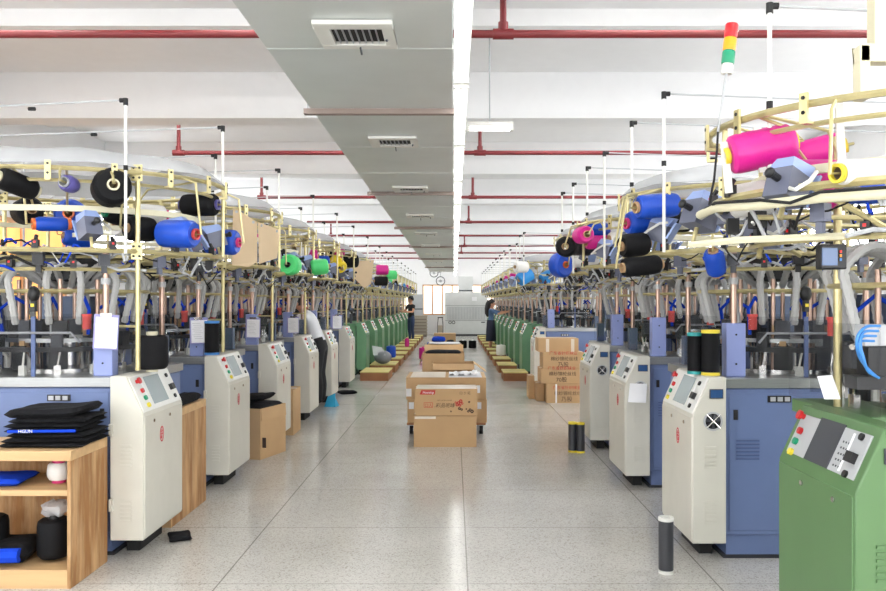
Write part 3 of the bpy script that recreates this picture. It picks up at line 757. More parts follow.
MB().cyl(loc0(at(858, 345, 3.05)), loc0(at(852, 347, 3.03)), .012, 8).build('valve_fitting', 'chrome', vb)
gb = MB()
gb.box(*[v for v in (loc0(at(858, 0, 3.0)).x, loc0(at(868, 0, 3.0)).x)], -.53, -.47, loc0(at(0, 100, 3.0)).z, loc0(at(0, 46, 3.0)).z)
gb.box(loc0(at(858, 0, 3.0)).x, loc0(at(930, 0, 3.0)).x, -.53, -.47, loc0(at(0, 63, 3.0)).z, loc0(at(0, 46, 3.0)).z)
gb.box(loc0(at(872, 0, 3.0)).x, loc0(at(886, 0, 3.0)).x, -.53, -.47, loc0(at(0, 48, 3.0)).z, 3.06)
gb.build('frame_bracket', 'cream', pR0, .004)
# long cream bars hanging from the top ring down to the cones
for (a, b, Y) in (((724, 142), (729, 193), 3.3), ((757, 127), (763, 172), 3.28), ((838, 92), (842, 166), 3.1)):
    p, q = loc0(at(*a, Y)), loc0(at(*b, Y)); d = q - p
    MB().xf(Matrix.Translation(p) @ frame(d)).cbox((0, 0, d.length / 2), (.012, .03, d.length)).build('hanger_bar', 'white', pR0)
q = MB().tube([loc0(at(x, y, Y)) for x, y, Y in ((700, 215, 3.55), (715, 208, 3.3), (760, 205, 3.1), (820, 198, 2.95), (890, 194, 2.85))], .019, 10).build('pale_rail', 'cream', pR0)
MB().tube([loc0(at(x, y, Y)) for x, y, Y in ((700, 213, 3.52), (715, 203, 3.26), (760, 200, 3.06), (790, 203, 3.0), (820, 192, 2.9), (890, 187, 2.8))], .007, 6).build('rail_cable', 'rubber', q)
MB().tube([loc0(at(x, y, Y)) for x, y, Y in ((690, 245, 3.4), (740, 240, 3.2), (842, 236, 3.1), (900, 236, 3.1))], .015, 6).build('flat_rail', 'cream', pR0)
usrc = [o for o in pR.children if o.name.startswith('tension_unit')][0]
for (px, py, Y, rz, sc_) in ((787, 188, 3.12, -1.0, 1.08), (700, 216, 4.15, -1.1, 1.2), (764, 231, 3.6, -.9, 1.1), (735, 218, 3.9, -1.0, 1.0)):
    q = inst(usrc, pR0); q.matrix_local = Matrix.Translation(loc0(at(px, py, Y))) @ Matrix.Rotation(rz, 4, 'Z') @ Matrix.Rotation(-.35, 4, 'X') @ Matrix.Scale(sc_, 4)
# paper hanging from the machine, clipboards
def clipboard(px, py, Y, label, tilt=0):
    p = at(px, py, Y)
    r = thing('clipboard', label, 'clipboard', p, 0, 'clipboards hung on the blue machines')
    b = MB().xf(Matrix.Rotation(tilt, 4, 'Y')).cbox((0, 0, 0), (.155, .006, .215)).build('board', 'lilac', r, .002)
    MB().xf(Matrix.Rotation(tilt, 4, 'Y')).cbox((.004, -.005, -.004), (.135, .003, .19)).build('paper_sheet', 'paper', r)
    MB().xf(Matrix.Rotation(tilt, 4, 'Y')).cbox((0, -.006, .105), (.07, .012, .02)).build('clip', 'chrome', r)
    mb = MB()
    for k in range(9): mb.xf(Matrix.Rotation(tilt, 4, 'Y')).cbox((-.02 + .01 * (k % 3), -.007, .065 - k * .016), (.07, .0006, .003))
    mb.build('written_lines', 'lgrey', r)
for i, (px, py) in enumerate(((106, 332), (199, 331), (253, 328), (293, 325), (337, 322))):
    clipboard(px, py, LY[i] + .7 - .56, 'clipboard with white sheet on the %s blue machine from the front, left of the aisle' % ORD[i], (.05, -.03, .02, 0, 0)[i])
# ------------------------------------------------------------------ yarn cones: local z runs from the open end along the axis
CC = {}
def cone_meshes(R, L, col, core, flat=False):
    k = (round(R, 3), round(L, 3), col, core, flat)
    if k not in CC:
        y = MB().lathe([(.031, .014), (R, .014), (R, L - .002), (.031, L - .002)] if flat else [(.031, .016), (R * .8, .012), (R * .97, .03), (R, .05), (R * .985, L - .045), (R * .93, L - .02), (R * .75, L - .008), (.031, L - .01)], 26, True).mesh('wound_yarn', col)
        t = MB().lathe([(.0262, 0), (.0305, 0), (.0305, L + .012), (.0262, L + .012)], 20, True).mesh('paper_tube', core)
        CC[k] = (y, t, None)
    return CC[k]
def cone(p, axis, R, L, col, label, group, core='kraft_core', rim=None, mach=None, name='yarn_cone', cat='yarn cone', centre=True, flat=False):
    axis = Vector(axis).normalized(); p = Vector(p)
    if centre: p = p - axis * (L / 2)
    y, t, rm = cone_meshes(R, L, 'y_' + col if 'y_' + col in M else col, core, flat)
    o = thing(name, label, cat, (0, 0, 0), 0, group)
    o.matrix_basis = Matrix.Translation(p) @ frame(axis)
    for nm, me in (('wound_yarn', y), ('paper_tube', t)):
        c = bpy.data.objects.new(nm, me); COL.objects.link(c); c.parent = o
    if rim:
        for e0, e1 in ((-.006, .012), (L - .006, L + .014)):
            rr_ = R * 1.03 if flat else .036; nm = 'end_flange' if flat else 'tube_rim'
            k = ('rim', round(e0, 3), rim, rr_)
            if k not in CC: CC[k] = MB().lathe([(.025, e0), (rr_, e0), (rr_, e1), (.025, e1)], 24, True).mesh(nm, rim)
            c = bpy.data.objects.new(nm, CC[k]); COL.objects.link(c); c.parent = o
    if mach is not None:
        mo = mach.location; zt = 2.30
        for q in mach.children:
            if q.name.startswith('creel_ring'): zt = max(v[2] for v in q.bound_box) - .01; break
        e = p - axis * .035; d = e - mo
        t_ = math.atan2(d.y / RY, d.x / RX); rp = Vector((RX * cos(t_), RY * sin(t_), zt))
        MB().tube([p + axis * (L * .5) - mo, e - mo, Vector((e.x - mo.x, e.y - mo.y, max(d.z, zt - .06))).lerp(rp, .25), rp], .0075, 6).build('cone_peg', 'gold', mach)
    return o
def C(mk, px, py, Y, axis, R, L, col, label, core='kraft_core', rim=None, peg=True):
    side = 'left' if mk[0] in ('L', 'GL') else 'right'
    return cone(at(px, py, Y), axis, R, L, col, label, 'yarn cones on the machines at the ' + side, core, rim, MACH[mk] if peg else None)

g = ('L', 0)
C(g, 17, 184, 4.72, (.5, .8, -.25), .066, .24, 'black', 'black yarn cone with open tube at the far left end of the nearest left creel', rim='cream')
C(g, 69, 184, 4.74, (.1, 1, -.1), .05, .12, 'purple', 'nearly empty purple rimmed tube on the nearest left creel', core='lgrey')
C(g, 111, 188, 4.86, (-.5, .85, -.08), .112, .21, 'black', 'big black yarn cone hanging on the nearest left creel above the white sheet', rim='cream')
C(g, 27, 211, 5.15, (-.7, .7, -.05), .085, .2, 'black', 'black yarn cone below the far left black cone of the nearest left creel')
C(g, 51, 224, 4.95, (.8, .6, .05), .045, .2, 'blue', 'slim blue yarn cone lying in front of a bigger blue cone, left', rim='y_orange')
C(g, 72, 215, 5.3, (-.25, .95, 0), .1, .22, 'blue', 'bigger blue yarn cone behind the slim blue cone, left', rim='y_orange')
C(g, 118, 215, 5.1, (.6, .8, -.2), .065, .18, 'black', 'small black yarn cone below the big black cone, left', rim='lgreen')
C(g, 140, 229, 5.1, (.6, .8, 0), .08, .2, 'black', 'black yarn cone beside a white cone on the nearest left creel')
C(g, 151, 214, 5.45, (.8, .6, 0), .065, .2, 'white', 'white yarn cone between black cones on the nearest left creel', rim='pinkp')
C(g, 178, 234, 5.05, (-.96, .3, .04), .088, .27, 'blue', 'bright blue yarn cone with pink rimmed tube facing the aisle on the nearest left creel', rim='redcap')
C(g, 200, 205, 5.6, (-.98, .15, 0), .078, .27, 'black', 'black yarn cone lying level above the two bright blue cones, left', rim='purple')
C(g, 222, 242, 5.85, (-.98, .1, .04), .092, .26, 'blue', 'bright blue yarn cone second from the aisle, in front of the tan boards', rim='pinkp')
g = ('L', 2)
C(g, 290, 265, 8.7, (.1, 1, 0), .115, .2, 'green', 'light green yarn cone seen end on, left of the aisle', core='dgrey')
C(g, 319, 267, 9.3, (1, .3, .1), .092, .22, 'green', 'light green yarn cone lying sideways behind the one seen end on')
g = ('L', 3)
C(g, 309, 256, 10.8, (1, .2, 0), .09, .24, 'magenta', 'magenta yarn cone left of the yellow cones, left of the aisle')
C(g, 300, 249, 10.6, (.5, .8, 0), .10, .24, 'white', 'white yarn cone on the fourth left creel')
g = ('L', 4)
C(g, 329, 258, 12.5, (.3, .6, -.8), .09, .28, 'black', 'black yarn cone tilted steeply beside the yellow cones')
C(g, 338, 264, 12.4, (-.6, .6, .6), .10, .28, 'yellow', 'yellow yarn cone tilted under a magenta cone, left of the aisle')
C(g, 337, 252, 12.8, (.4, .9, 0), .11, .2, 'magenta', 'magenta yarn cone above the yellow cone')
C(g, 350, 261, 13.2, (.9, .4, 0), .11, .28, 'black', 'black yarn cone with wide body just left of the far tan board', rim='cream')
g = ('GL', 0)
C(g, 382, 270, 17.0, (1, .2, 0), .11, .28, 'magenta', 'magenta yarn cone on the first green machine left of the aisle')
C(g, 381, 281, 16.9, (1, .2, 0), .10, .3, 'black', 'black yarn cone under the magenta cone of the first green machine, left')
C(g, 391, 275, 17.3, (1, .3, 0), .10, .26, 'green', 'green yarn cone beside the magenta cone of the first green machine, left')
g = ('R', -1)
C(g, 761, 149, 3.3, (-.97, .05, -.2), .083, .28, 'magenta', 'shiny magenta yarn cone nearest the signal tower', rim='yellow')
C(g, 808, 184, 3.45, (-.72, .6, .1), .105, .27, 'magenta', 'big magenta yarn cone behind the grey tension unit at the right', core='kraft_core')
C(g, 815, 153, 3.95, (-.9, .3, -.2), .075, .28, 'magenta', 'magenta yarn cone tucked behind the other two, with yellow rimmed tube', rim='yellow')
C(g, 752, 199, 3.5, (-.9, .5, -.1), .075, .2, 'white', 'white yarn cone below the shiny magenta cone')
C(g, 864, 172, 3.0, (.93, .4, .1), .05, .28, 'white', 'white yarn cone with dark open tube at the right edge', rim='yellow', core='gasket')
C(g, 858, 191, 3.7, (1, .2, 0), .06, .24, 'blue', 'blue yarn cone below the white cone at the right edge')
g = ('R', 0)
C(g, 657, 206, 4.95, (.95, .3, .1), .075, .3, 'blue', 'upper of two blue yarn cones on the second creel from the right', rim='kraft_core')
C(g, 645, 223, 5.2, (.95, .3, .05), .078, .28, 'blue', 'lower of two blue yarn cones on the second creel from the right', rim='pinkp')
C(g, 677, 222, 5.3, (.95, .3, .05), .07, .2, 'black', 'black yarn cone beside the lower blue cone, right')
C(g, 634, 245, 5.05, (.95, .3, .12), .075, .2, 'black', 'black yarn cone under the two blue cones, right')
C(g, 641, 266, 4.9, (.97, .2, .1), .06, .26, 'black', 'black yarn cone lying low under the pale rail, right')
C(g, 715, 262, 4.8, (.3, .5, -.8), .06, .18, 'blue', 'blue yarn cone pointing down behind the grey tension units, right')
g = ('R', 1)
C(g, 583, 235, 6.85, (-.2, .9, .0), .075, .2, 'magenta', 'pink ended magenta yarn cone on the third creel from the right')
C(g, 596, 231, 7.1, (.95, .3, .0), .078, .24, 'blue', 'blue yarn cone between pink and white cones, right')
C(g, 613, 230, 7.35, (.95, .3, .0), .082, .26, 'white', 'white yarn cone behind the blue cone, right', rim='white')
C(g, 603, 242, 7.0, (.97, .2, .06), .06, .34, 'magenta', 'long magenta yarn cone lying under the white cones, right')
C(g, 620, 238, 6.95, (.97, .2, .1), .06, .22, 'white', 'white yarn cone lying over the long magenta cone, right')
C(g, 566, 247, 7.1, (.2, .9, 0), .09, .2, 'black', 'black yarn cone seen end on beside the big blue disc, right')
C(g, 581, 246, 7.3, (.9, .4, 0), .09, .22, 'grey', 'charcoal yarn cone next to a black one, right', rim='cream')
g = ('R', 2)
C(g, 561, 265, 8.5, (-.55, .8, 0), .135, .16, 'blue', 'big blue yarn cone facing the aisle like a disc, right', rim='y_orange')
C(g, 584, 260, 8.6, (.96, .2, .08), .085, .32, 'white', 'long white yarn cone right of the big blue disc', rim='sky' if 0 else 'cyan')
g = ('R', 3)
C(g, 525, 277, 14.2, (.8, .3, .45), .12, .3, 'sky', 'sky blue yarn cone tilted up, left of its pair')
C(g, 546, 278, 14.4, (.8, .3, .45), .12, .26, 'sky', 'sky blue yarn cone tilted up, right of its pair')
C(g, 521, 267, 14.0, (.9, .4, 0), .10, .26, 'white', 'white yarn cone above the left sky blue cone')
C(g, 537, 268, 14.6, (.2, .9, 0), .10, .24, 'white', 'white yarn cone between the two sky blue cones')

rnd = random.Random(11)
def fill(mk, items, name):
    m = MACH[mk]; s = 1 if mk[0] in ('L', 'GL') else -1
    for (a, col, k, z, words) in items:
        p = m.location + ell_pt(a, k, z, s); inw = -ell_pt(a, 1, 0, s).normalized()
        ax_ = inw + Vector((rnd.uniform(-.2, .2), rnd.uniform(-.2, .2), rnd.uniform(-.25, .1)))
        cone(p, ax_, rnd.choice((.07, .08, .09)), .24, col, '%s yarn cone %s %s' % ('sky blue' if col == 'sky' else 'charcoal' if col == 'grey' else col, words, name), 'yarn cones on the machines at the ' + ('left' if s > 0 else 'right'), mach=m)
fill(('L', 1), [(-100, 'white', .72, 2.18, 'facing the front of the'), (25, 'magenta', .8, 2.1, 'on the aisle side of the'), (-140, 'blue', .75, 2.1, 'at the outer side of the'), (60, 'grey', .75, 2.12, 'at the back of the')], 'second left creel')
fill(('L', 2), [(-100, 'blue', .72, 2.1, 'facing the front of the'), (-60, 'white', .75, 2.2, 'near the front of the'), (35, 'black', .8, 2.1, 'on the aisle side of the')], 'third left creel')
fill(('L', 3), [(-80, 'black', .8, 2.1, 'facing the front of the'), (20, 'blue', .8, 2.12, 'on the aisle side of the')], 'fourth left creel')
fill(('L', 5), [(-90, 'white', .8, 2.12, 'facing the front of the'), (40, 'black', .82, 2.05, 'on the aisle side of the')], 'sixth left creel')
fill(('R', 2), [(-20, 'white', .85, 2.1, 'on the aisle side of the'), (35, 'sky', .8, 2.08, 'near the front of the')], 'third blue machine creel, right')
fill(('R', 3), [(40, 'white', .85, 2.05, 'near the front of the'), (0, 'grey', .8, 2.08, 'on the aisle side of the')], 'fourth blue machine creel, right')
pal = ['white', 'magenta', 'blue', 'black', 'green', 'yellow', 'sky', 'grey']
for i in range(10):
    for side in ('GL', 'GR'):
        nm = '%s green machine %s of the aisle' % (ORD[i], 'left' if side == 'GL' else 'right')
        cs = rnd.sample(pal if side == 'GL' else ['white', 'white', 'sky', 'grey', 'blue', 'magenta'], 4)
        while len(set(cs)) < 4: cs = rnd.sample(pal, 4)
        fill((side, i), [(-75 + 40 * q, c, .86, 2.08 + .05 * (q % 2), 'on the') for q, c in enumerate(cs)], nm)

# standing cones and bobbins
def stand(px, py, Y, R, L, col, label, core, rim, z=None, name='yarn_cone', cat='yarn cone', flat=False, group='standing yarn cones'):
    p = at(px, py, Y)
    if z is not None: p.z = z
    return cone(p + Vector((0, 0, .006)), (0, 0, 1), R, L, col, label, group, core, rim, None, name, cat, False, flat)
stand(666, 573, 4.58, .042, .30, 'grey', 'black bobbin with white ends standing alone on the floor at the right', 'white', 'white', 0, 'yarn_bobbin', 'bobbin', flat=True)
stand(572.5, 452, 8.27, .043, .29, 'grey', 'black bobbin with yellow ends on the floor, left of the pair', 'yellow', 'yellow', 0, 'yarn_bobbin', 'bobbin', flat=True)
stand(580.5, 452, 8.24, .043, .29, 'grey', 'black bobbin with yellow ends on the floor, right of the pair', 'yellow', 'yellow', 0, 'yarn_bobbin', 'bobbin', flat=True)
stand(695, 374, 4.95, .046, .235, 'black', 'black yarn cone with teal ends on the white cabinet, right', 'teal', 'teal', 1.106, flat=True)
stand(710.5, 376, 4.86, .053, .255, 'black', 'black yarn cone with yellow ends on the white cabinet, right', 'yellow', 'yellow', 1.106, flat=True)
stand(152, 372, 5.1, .1, .235, 'black', 'thick black yarn cone with cream tip on the first white cabinet, left', 'cream', 'cream', 1.106)
stand(212, 357, 6.75, .06, .265, 'black', 'black yarn cone with blue ends on the second white cabinet, left', 'sky' if 0 else 'skyb', 'skyb', 1.106, flat=True)
stand(463, 349, 26.5, .13, .28, 'black', 'black yarn cone on the floor far down the aisle, left of two', 'white', None, 0)
stand(472.5, 349, 26.5, .13, .28, 'black', 'black yarn cone on the floor far down the aisle, right of two', 'white', None, 0)
stand(501, 361, 20.4, .125, .28, 'white', 'white yarn cone on a wooden step right of the aisle', 'white', None, .177)
stand(407, 347, 24.4, .07, .26, 'magenta', 'pink yarn cone on a wooden step left of the aisle', 'pinkp', None, .177)

# rims that stick out of the standing bobbins (flat end discs) are part of their tubes
# ------------------------------------------------------------------ tan boards hung on creels
def board(pts, Y, label, mk, dy):
    r = thing('cardboard_sheet', label, 'cardboard sheet', (0, 0, 0), 0, 'tan cardboard sheets hung on the creels')
    n = len(pts); P = [at(px, py, Y + d) for px, py, d in pts]; c = sum(P, Vector()) / n; r.location = c
    t = Vector((0, .008, 0))
    MB().add([p - c for p in P] + [p - c + t for p in P], [tuple(range(n)), tuple(range(2 * n - 1, n - 1, -1))] + [(i, n + i, n + (i + 1) % n, (i + 1) % n) for i in range(n)]).build('sheet', 'cardtan', r)
    m = MACH[mk]
    for i in (0, 1):
        p = P[i].lerp(P[1 - i], .15); mm = MB().cyl(p - c + Vector((0, -.006, -.02)), p - c + Vector((0, -.002, -.02)), .012, 8); mm.build('eyelet', 'lgrey', r)
board([(233, 207, 0), (257, 222, .1), (257, 262, .1), (249, 267, .06), (232, 265, 0)], 6.45, 'tan cardboard sheet hung at the creel right of the bright blue cone, front of two', ('L', 1), 0)
board([(258, 222, .0), (280, 230, .25), (277, 258, .25), (259, 264, .0)], 6.62, 'tan cardboard sheet hung at the creel right of the bright blue cone, rear of two', ('L', 1), 0)
board([(349, 262, 0), (374, 260, .3), (371, 284, .3), (364, 288, .2), (354, 278, .1)], 14.1, 'tan cardboard sheet hung on the sixth left creel', ('L', 5), 0)

# ------------------------------------------------------------------ cartons
def carton(label, x0, x1, y0, y1, z0, z1, group=None, rz=0, opened=False, tape=True, labels=(), flap=(), wedge=None):
    c = Vector(((x0 + x1) / 2, (y0 + y1) / 2, z0)); lx, ly, h = (x1 - x0) / 2, (y1 - y0) / 2, z1 - z0
    r = thing('carton', label, 'carton', c, rz, group); t = .005
    b = MB()
    b.box(-lx, lx, -ly, -ly + t, 0, h).box(-lx, lx, ly - t, ly, 0, h).box(-lx, -lx + t, -ly + t, ly - t, 0, h).box(lx - t, lx, -ly + t, ly - t, 0, h).box(-lx + t, lx - t, -ly + t, ly - t, 0, t)
    b.build('carton_body', 'card', r)
    if not opened:
        for s in (-1, 1):
            MB().box(-lx, lx, min(s * .004, s * ly), max(s * .004, s * ly), h, h + .005).build('flap', 'card', r)
        if tape: MB().box(-lx - .0015, lx + .0015, -.03, .03, h + .005, h + .0065).box(-.03 - lx * 0, .03, -ly - .0015, -ly, h - .0, h + .0).build('tape', 'tape', r)
    for (ax_, s, ang, l) in flap:      # open flaps hinged at the rim
        mb = MB()
        if ax_ == 'y':
            T = Matrix.Translation((0, s * ly, h)) @ Matrix.Rotation(s * radians(ang), 4, 'X'); mb.xf(T).box(-lx + .01, lx - .01, 0 if s > 0 else -l, l if s > 0 else 0, -.002, .003)
        else:
            T = Matrix.Translation((s * lx, 0, h)) @ Matrix.Rotation(-s * radians(ang), 4, 'Y'); mb.xf(T).box(0 if s > 0 else -l, l if s > 0 else 0, -ly + .01, ly - .01, -.002, .003)
        mb.build('flap', 'card', r)
    for (x, z, wd, hg) in labels:
        MB().box(x - wd / 2, x + wd / 2, -ly - .002, -ly - .0005, z - hg / 2, z + hg / 2).build('paper_label', 'paper', r)
    return r
XR = Matrix.Rotation(pi / 2, 4, 'X')
def face_text(r, body, size, m, x, z, ly, shear=0, ext=.0006, alx='LEFT'):
    return text(r, 'printed_text', body, size, m, Matrix.Translation((x, -ly - .0012, z)) @ XR, ext=ext, shear=shear, alx=alx)
G1 = 'cartons stacked in the aisle'
ca = carton('plain brown carton at the bottom front of the aisle stack', -.43, .24, 8.55, 8.97, 0, .325, G1, flap=())
MB().box(-.325, -.10, -.212, -.2105, .30, .327).build('torn_edge', 'tape', ca)
cb_ = carton('brown carton with red label and dark lettering on top of the plain carton', -.415, .25, 8.56, 8.99, .335, .615, G1, rz=.0)
mb = MB().add([(-.285, -.217, .225), (-.125, -.217, .225), (-.115, -.217, .272), (-.268, -.217, .272)], [(0, 1, 2, 3)]).add([(-.285, -.2155, .225), (-.125, -.2155, .225), (-.115, -.2155, .272), (-.268, -.2155, .272)], [(3, 2, 1, 0)])
mb.build('red_label', 'inkred', cb_)
face_text(cb_, 'Huaxing', .036, 'paper', -.255, .236, .216, .25)
mb = MB()
for (a, b, c, d) in ((-.24, -.145, .085, .089), (-.24, -.145, .136, .14), (-.24, -.236, .085, .14), (-.149, -.145, .085, .14)): mb.box(a, b, -.217, -.2155, c, d)
mb.build('printed_frame', 'inkred', cb_)
face_text(cb_, '口人', .042, 'inkred', -.232, .094, .215)
face_text(cb_, '.彩品呢峰', .052, 'ink', -.13, .09, .215, .25)
face_text(cb_, 'HAO CAI PIN NI FENG', .016, 'ink', -.10, .158, .215, .2)
face_text(cb_, '口·ク·花', .034, 'ink', .14, .228, .215)
mb = MB()
for (x, z, q) in ((.13, .135, .02), (.155, .155, .02), (.115, .115, .018), (.145, .11, .016), (.17, .13, .014), (.10, .14, .012)):
    mb.xf(Matrix.Translation((x, -.2155, z)) @ XR).lathe([(q * .35, 0), (q, 0), (q, .001), (q * .35, .001)], 7, True)
mb.build('printed_flower', 'inkred', cb_)
mb = MB()
for (x, z, q) in ((.14, .075, .016), (.165, .065, .014), (.255, .06, .018), (.275, .045, .022), (.235, .045, .014), (.245, .145, .012), (.05, .045, .01), (.215, .07, .01)):
    mb.xf(Matrix.Translation((x, -.2155, z)) @ XR).lathe([(q * .3, 0), (q, 0), (q, .001), (q * .3, .001)], 6, True)
mb.build('printed_leaf', 'ink', cb_)
MB().box(-.325, .325, -.21, .2, .285, .287).build('tape_sheet', 'tape', cb_)
# hand cart carrying the wide cartons
cart = thing('platform_cart', 'low platform cart under the wide cartons in the aisle', 'cart', (-.09, 9.75, 0))
MB().box(-.46, .46, -.42, .42, .115, .135).build('platform', 'woodstep', cart)
for sx in (-1, 1):
    for sy in (-1, 1):
        wq = MB().cyl((sx * .41 - .02, sy * .34, .05), (sx * .41 + .02, sy * .34, .05), .05, 16).build('wheel', 'rubber', cart)
        MB().cyl((sx * .41 - .022, sy * .34, .05), (sx * .41 + .022, sy * .34, .05), .022, 10).box(sx * .41 - .03, sx * .41 + .03, sy * .34 - .02, sy * .34 + .02, .1, .115).box(sx * .41 - .03, sx * .41 - .024, sy * .34 - .02, sy * .34 + .02, .04, .11).box(sx * .41 + .024, sx * .41 + .03, sy * .34 - .02, sy * .34 + .02, .04, .11).build('caster_fork', 'steel', wq)
carton('wide brown carton on the cart, lower of two', -.545, .385, 9.38, 10.1, .135, .40, G1, labels=((-.42, .2, .06, .08), (.36, .2, .08, .08)))
cw = carton('wide brown carton on the cart, upper of two, white taped top', -.56, .375, 9.36, 10.12, .41, .66, G1, labels=((-.435, .08, .06, .09), (.36, .12, .075, .09)), tape=False)
for s, a in ((-1, 0), (1, 1)):
    MB().box(-.42 if s < 0 else .03, -.01 if s < 0 else .42, -.37, .36, .2565, .259).build('tape_sheet', 'tape' if s < 0 else 'paper', cw)
ww = thing('paper_sheet', 'crumpled white paper sheet on top of the wide taped carton', 'paper', (.11, 9.66, .671))
vs = []; fs = []
for i in range(9):
    for j in range(7): vs.append((-.17 + .34 * i / 8, -.16 + .32 * j / 6, .018 + .016 * sin(2.3 * i + 1.7 * j) + .02 * (j / 6) * (i / 8)))
for i in range(8):
    for j in range(6): fs.append((i * 7 + j, (i + 1) * 7 + j, (i + 1) * 7 + j + 1, i * 7 + j + 1))
MB().add(vs, fs).build('sheet', 'paper', ww)
carton('open brown carton behind the cart, flap laid over its front', -.30, .28, 11.0, 11.5, .0, .70, 'cartons further down the aisle', opened=True, flap=(('y', -1, -20, .2), ('x', 1, -35, .2)))
carton('brown carton of black cloth, lower box behind the flap', -.50, .17, 12.4, 12.95, .0, .38, 'cartons further down the aisle')
cc = carton('open brown carton filled with black cloth, upper box behind the flap', -.49, .16, 12.42, 12.93, .39, .75, 'cartons further down the aisle', opened=True, flap=(('x', -1, -75, .18), ('y', 1, 30, .2)))
carton('brown carton with white top sheet further down the aisle', -.56, .16, 16.9, 17.5, .0, .64, 'cartons further down the aisle', tape=True)
carton('brown carton under the blue bundle, far down the aisle', -.62, -.02, 19.5, 20.1, 0, .55, 'cartons further down the aisle')
carton('farthest brown carton in the aisle before the air conditioner', -.6, .05, 24.0, 24.6, 0, .6, 'cartons further down the aisle')
G2 = 'cartons stacked at the right'
ly = .23
def printed(r, big, lx=.0):
    face_text(r, '广东省针织袜业', .062, 'inkred', -.22 + lx, .215, .25)
    face_text(r, '棉纱锦纶丝线', .07, 'ink', -.20 + lx, .125, .25)
    face_text(r, big, .085, 'ink', -.09 + lx, .03, .25)
c1 = carton('printed carton at the bottom of the right stack with white strap', 1.42, 2.05, 12.27, 12.77, 0, .29, G2); printed(c1, '乃股')
MB().box(-.18, -.155, -.2525, -.2505, 0, .29).build('strap', 'paper', c1)
c2 = carton('printed carton second from the bottom of the right stack', 1.335, 1.98, 12.29, 12.79, .297, .52, G2); printed(c2, '70股')
c3 = carton('printed carton third from the bottom of the right stack', 1.37, 2.0, 12.3, 12.8, .527, .77, G2); printed(c3, '乃股')
c4 = carton('plain taped carton on top of the right stack', 1.31, 1.93, 12.4, 12.9, .777, .98, G2)
for x in (-.17, .22): MB().box(x - .025, x + .025, -.252, -.2505, .0, .2).build('tape_strip', 'tape', c4)
carton('slim brown carton standing left of the right stack, nearer one', 1.295, 1.41, 12.5, 12.95, 0, .27, G2)
carton('slim brown carton standing left of the right stack, farther one', 1.20, 1.288, 12.8, 13.2, 0, .36, G2)
# left side boxes
cl = carton('brown carton of black cloth between two white cabinets, left', -2.177, -1.817, 7.893, 8.387, 0, .50, 'cartons left of the aisle', rz=-.309, opened=True, flap=(('x', 1, -86, .12),))
MB().box(.2, .24, -.2425, -.2405, .12, .22).box(.14, .17, -.2425, -.2405, .12, .22).build('printed_mark', 'ink', cl)
carton('small brown carton behind the third white cabinet, left', -2.07, -1.87, 9.3, 9.75, 0, .52, 'cartons left of the aisle')

# ------------------------------------------------------------------ cloth
def garment(label, c, w, d, h, m, seed, group, rz=0, name='folded_garment', cat='folded garment', band=None, lift=0):
    rn = random.Random(seed); r = thing(name, label, cat, c, rz, group)
    nx, ny = 22, 16; vs = []; fs = []
    ph = [rn.uniform(0, 6) for _ in range(6)]
    pw = 12 if name == 'folded_garment' else 4
    def edge(a): return (1 - abs(2 * a - 1) ** pw) ** .5
    for lay in (1, 0):
        for i in range(nx):
            for j in range(ny):
                u, v = i / (nx - 1), j / (ny - 1)
                e = min(edge(u), edge(v))
                x = (u - .5) * w * (1 + .03 * sin(7 * v + ph[0])); y = (v - .5) * d * (1 + .04 * sin(6 * u + ph[1]))
                wob = .12 * sin(9 * u + 5 * v + ph[2]) + .1 * sin(14 * v - 6 * u + ph[3])
                z = h * (.5 + .5 * e * (1 + wob * .6)) if lay else h * (.5 - .5 * e)
                z += lift * (max(0, u - .6) ** 2) * 3
                vs.append((x, y, z))
    o = nx * ny
    for i in range(nx - 1):
        for j in range(ny - 1):
            a = i * ny + j; fs.append((a, a + ny, a + ny + 1, a + 1)); fs.append((o + a, o + a + 1, o + a + ny + 1, o + a + ny))
    bd = [i * ny for i in range(nx)] + [(nx - 1) * ny + j for j in range(1, ny)] + [i * ny + ny - 1 for i in range(nx - 2, -1, -1)] + [j for j in range(ny - 2, 0, -1)]
    for k in range(len(bd)): a, b = bd[k], bd[(k + 1) % len(bd)]; fs.append((a, b, o + b, o + a))
    MB().add(vs, fs).build('cloth', m, r)
    if band:
        mb = MB(); mb.tube([((u - .5) * w * .96, -d / 2 * .985 - .004, h * .55) for u in (.06, .3, .6, .94)], h * .33, 8); mb.build('waistband', band, r)
    return r
GS = 'folded black garments on the nearest wooden shelf'
z = .747
for i in range(7):
    hh = .026
    garment(['bottom black garment', 'second black garment from the bottom', 'third black garment from the bottom', 'fourth black garment with blue waistband', 'black garment above the blue waistband', 'black garment just below the topmost one', 'topmost black garment'][i] + ' of the pile on the nearest wooden shelf',
            Vector((-2.27 + .012 * (i % 3), 4.56, z)), .46 - .012 * i, .36, hh if i < 6 else .05, 'blackcloth', i + 3, GS, .04 * (i % 2) - .02 + .05, band='bluecloth' if i == 3 else None, lift=.03 if i == 6 else 0)
    z += hh + .001
bt = [o for o in bpy.data.objects if o.name.startswith('waistband')][-1]
text(bt.parent, 'waistband_lettering', 'HGUN', .026, 'paper', Matrix.Translation((-.12, -.193, .008)) @ XR)
gg = 'black cloth left of the aisle'
garment('black cloth piled on the narrow wooden shelf behind the first white cabinet', (-2.0, 5.85, .797), .12, .6, .075, 'blackcloth', 21, gg, 0, 'cloth_pile', 'cloth')
garment('black cloth lying in the carton between white cabinets, lower piece', (-2.0, 8.14, .47), .33, .42, .07, 'blackcloth', 22, gg, -.3, 'cloth_pile', 'cloth')
garment('black cloth lying in the carton between white cabinets, upper piece', (-2.02, 8.16, .545), .28, .36, .07, 'blackcloth', 23, gg, -.2, 'cloth_pile', 'cloth', lift=.05)
